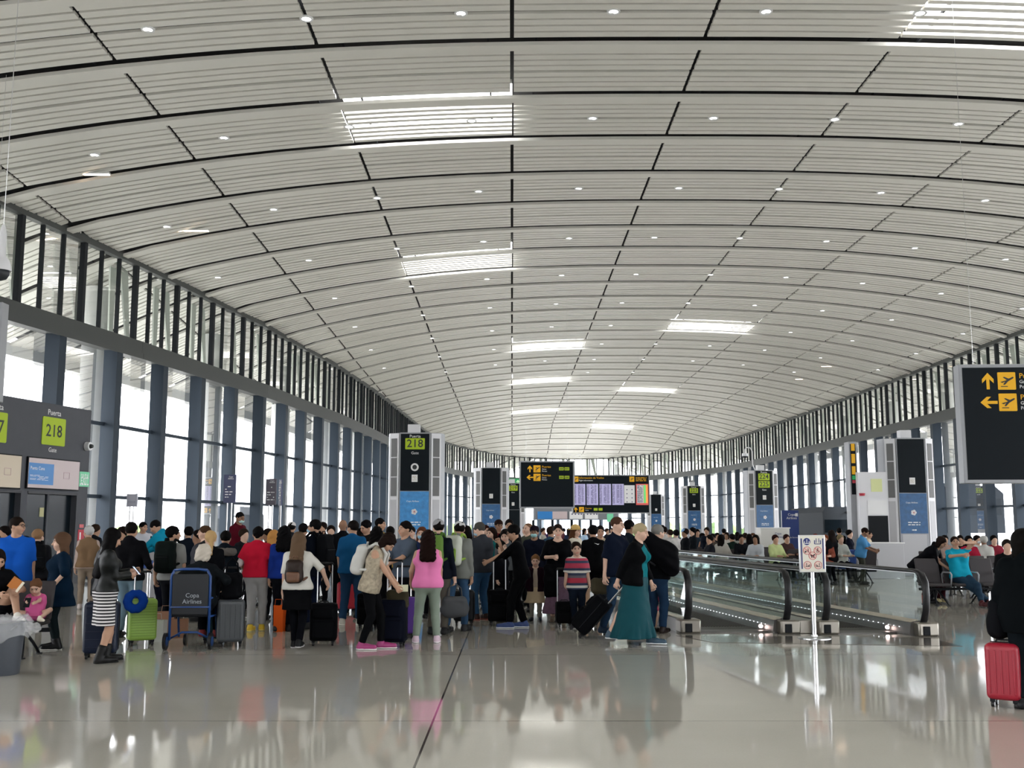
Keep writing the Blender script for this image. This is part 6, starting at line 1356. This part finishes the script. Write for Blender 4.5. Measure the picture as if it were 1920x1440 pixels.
def paperbag(u, v, w, d, h, c, label, Y=None):
    p = onfloor(u, v); r = empty('paper_bag', p, RN.uniform(-.4,.4), label, 'paper bag'); MB().add([(x*s_, y*s_, z) for z, s_ in ((0,.95),(h,1.0)) for x, y in ((-w/2,-d/2),(w/2,-d/2),(w/2,d/2),(-w/2,d/2))], [(3,2,1,0),(0,1,5,4),(1,2,6,5),(2,3,7,6),(3,0,4,7)]).build('bag_body', cm(c,.85), r)
    MB().tube([(-.06,-d/2,h),(-.05,-d/2,h+.09),(.05,-d/2,h+.09),(.06,-d/2,h)], .004, 5).build('handle', cm(c,.85), r, True)
paperbag(308, 1190, .26, .14, .34, 'b58a72', 'kraft paper bag standing by the lime green suitcase'); paperbag(336, 1196, .24, .14, .27, 'a87f68', 'smaller kraft paper bag behind the transport chair frame'); paperbag(298, 1203, .18, .12, .3, 'c9c9c4', 'white paper bag between green suitcase and transport chair')
paperbag(524, 1184, .16, .12, .40, 'd85a20', 'orange shopping bag beside the white tee woman')
suitcase(650, 1148, .36, .5, .25, 'a3182c', 'red suitcase glimpsed between the legs of the petrol blue polo man', handle=.3)
suitcase(548, 1178, .34, .5, .24, '17192a', 'dark suitcase behind the brown backpack woman', handle=.3)
suitcase(870, 1172, .34, .5, .24, '15171c', 'black suitcase behind the blue jeans of the white cap man', handle=.3)
suitcase(690, 1178, .34, .48, .24, '0f1014', 'black suitcase behind the legs of the beige vest woman', handle=.35, soft=True)
# ================================================================ the distant crowd: coarser figures, each its own thing
CR = random.Random(21)
def far_(label, u, vt, Y, c, hair='17110f', style='short', yaw=None, sit=False, fem=0, skin=None, group=None, ex=None, pc='1c1e26'):
    yaw = CR.choice((-80,-30,10,60,140,180,-150)) if yaw is None else yaw; skin = skin or CR.choice(('tan','fair','brown','tan'))
    zt = at(u, vt, Y).z
    if sit:
        H = 1.66; p = at(u, 985, Y); zs = zt-H*.56
        zs = max(zs, .42)
        return person(label, u, H=H, base=(p.x, Y, .45 if zs < .6 else .45), yaw=yaw, skin=skin, fem=fem, far=True, res=.024, pose=dict(pel=(0,0,.07), LF=(.06,-.28,-.20), RF=(-.06,-.28,-.20), knL=(0,-.3,1), knR=(0,-.3,1), LA=(.08,-.2,.2), RA=(-.08,-.2,.2)), top=dict(c=c, sleeve=.9), bottom=dict(c=pc), hair=dict(style=style, c=hair, len=.15), extras=ex, group=group)
    return person(label, u, H=max(zt, 1.5)-.01, base=(at(u,985,Y).x, Y, 0), yaw=yaw, skin=skin, fem=fem, far=True, res=.024, top=dict(c=c, sleeve=.9, hem=-.04), bottom=dict(c=pc), hair=dict(style=style, c=hair, len=.15), extras=ex, group=group)
ST_ = [(1246,987,34,'d6d2ce','dark haired person in a white shirt, leftmost of the crowd beyond the walkway',{}),(1256,992,33,'b9b5b2','person in a dark cap and pale shirt beyond the walkway',{'cap':'231a1c'}),(1267,997,32,'cfccc8','woman in a white top beyond the walkway, looking down',{}),(1284,990,31,'14161d','person in a sky blue cap and black jacket beyond the walkway',{'cap':'88aede'}),(1298,988,33,'1b2228','man in a dark coat right of the sky blue cap',{}),(1325,988,35,'182030','man in a navy suit in front of the 223 totem windows',{}),(1357,991,43,'3a3a40','standing man in a dark shirt above the seated rows',{}),
 (1242,984,37,'202228','long haired figure behind the huge backpack',{}),(1307,992,37,'22303c','person standing behind the dark coat man',{}),(1558,1001,30,'17181d','dark dressed woman standing left of the suit man',{}),(1592,1000,33,'151a2c','person in navy standing right of the suit man',{}),(1018,990,44,'a8a49c','person in a light shirt far down the hall left of the woman in black',{}),(1028,992,48,'3a2a50','person in purple far down the hall',{}),(1056,990,51,'5a3038','person in dark red far down the hall',{}),(1066,992,46,'26304a','person in navy far down the hall beside the straw hat',{}),(1096,990,44,'a8c0d8','person in pale blue seen left of the black sportswear man',{}),(1104,992,52,'40404a','grey dressed person far down the hall beyond the striped boy',{}),(1138,993,47,'2a2c34','dark dressed person far down the hall left of the navy polo man',{}),(1020,996,60,'7a4048','small distant person in rust near the far doors',{}),(1147,992,56,'c8c0b8','small distant person in cream near the far doors',{}),
 (985,986,34,'c8b8a0','person in a tan top right of the 219 totem',{}),(1033,986,24,'30506a','person in a blue jacket behind the woman in black',{}),(894,986,26,'3a3a42','dark haired person behind the charcoal sweater man',{}),(862,990,30,'c9c9c9','person in white glimpsed between the caps',{}),(605,978,24,'23262e','dark haired person in the back row right of the masked navy jacket man',{}),(621,984,22,'3a2c2c','brown haired person in the back row behind the suitcase handle',{}),(677,990,21,'c98a8a','pale haired person in salmon beside the petrol blue polo',{}),(732,986,22,'c9a85a','blonde person in yellow right of the black curls',{}),(180,982,23,'22252c','dark haired person behind the white haired elder',{}),(230,986,20,'1a1c22','person half hidden between striped skirt woman and black hoodie',{}),(354,986,21,'202a38','dark haired person behind the turquoise jacket man',{}),(372,992,19.5,'4a4a50','person in grey in the middle of the left queue',{}),(458,990,21,'26282e','dark haired person left of the red baseball shirt',{}),(502,990,22,'2c2430','dark haired person behind the blonde bob woman',{}),(-8,1000,18,'2a6a8c','person in blue cut by the left border behind the blue polo man',{'cap':'20282c'}),(8,985,19,'8a7a70','dark haired person in beige behind the blue polo man',{})]
for u, vt, Y, c, lab, ex in ST_: far_(lab, u, vt, Y, c, hair=CR.choice(('17110f','241a16','3a2a20','100d0c')), style=CR.choice(('short','short','bob')) if 'man in' not in lab else 'short', ex=ex)
SE = [(1336,1008,34,'5a5048','17110f'),(1344,1002,38,'2a2c34','100d0c'),(1352,1014,31,'b8b4ac','17110f'),(1362,1003,40,'c9c5bd','2a1a14'),(1372,1012,33,'1a3028','17110f'),(1382,1000,42,'8a8a84','17110f'),(1389,1016,31,'1c1e24','17110f'),(1396,1006,37,'d0cdc6','3a2a20'),(1404,1014,33,'2a2c3a','17110f'),(1411,1007,36,'6a5a50','5a3a26'),(1317,1003,36,'8a6a5a','17110f'),(1240,999,41,'c2beb8','17110f'),(1330,1016,30,'22242c','17110f'),(1416,1020,30,'b0b4b8','17110f')]
for i, (u, vt, Y, c, h) in enumerate(SE): far_('%s person seated in the rows beyond the walkway' % 'seated', u, vt, Y, c, hair=h, sit=True, group='seated travellers in the rows beyond the walkway', style=CR.choice(('short','bob')))
for o in [o for o in bpy.data.objects if o.get('group') == 'seated travellers in the rows beyond the walkway']: o['label'] = 'traveller seated in the crowded rows beyond the walkway'
SE2 = [(1528,1000,33,'2a1c1c','6a2a1c','red haired person seated behind the pictogram sign'),(1546,1019,30,'8a4a3a','8a4a2c','ginger haired person seated left of the blue wheelchair seat'),(1575,1018,30.3,'c9ccc4','8a7a5a','fair haired person in white seated between the blue seats'),(1453,1016,30,'b8c48a','3a1c1a','dark haired person in pale green seated before the pale cabinet'),(1474,1026,31.4,'4a3434','3a1c1a','person in brown seated left of the blue banner'),
 (1770,1026,28.5,'a08a80','17110f','dark haired person seated behind the turquoise tee man, left'),(1799,1029,28.5,'1a1c22','17110f','dark haired person seated just behind the raised elbow'),(1815,1036,27.2,'9a2038','0f0c0c','long haired woman in red and black seated right of the turquoise tee'),(1831,1036,28.5,'c9ccd0','17110f','masked person seated right of the turquoise tee man'),(1843,1030,27.2,'bdbdb8','b8b8b2','person in a white headscarf in the right seats'),(1862,1027,28.5,'8a2a3a','17110f','dark haired person seated right of the white headscarf'),(1886,1014,20,'1a1a1e','2a2420','person in black seated beside the red suitcase owner')]
for u, vt, Y, c, h, lab in SE2: far_(lab, u, vt, Y, c, hair=h, sit=True, yaw=CR.choice((0,20,170,-20)), style='long' if 'long' in lab else 'short', ex={'mask':'dfe4e6'} if 'masked' in lab else {})
for i, (u, Y, n, lab) in enumerate(((1372,31,7,'first seat row of the crowded waiting area beyond the walkway'),(1372,34,7,'middle seat row of the crowded waiting area beyond the walkway'),(1368,38,7,'last seat row of the crowded waiting area beyond the walkway'),(1848,28.6,6,'seat row far right behind the turquoise tee man, against the windows'))):
    seat_row((at(u,985,Y).x, Y+.1, 0), 0, n, lab, arms=False)
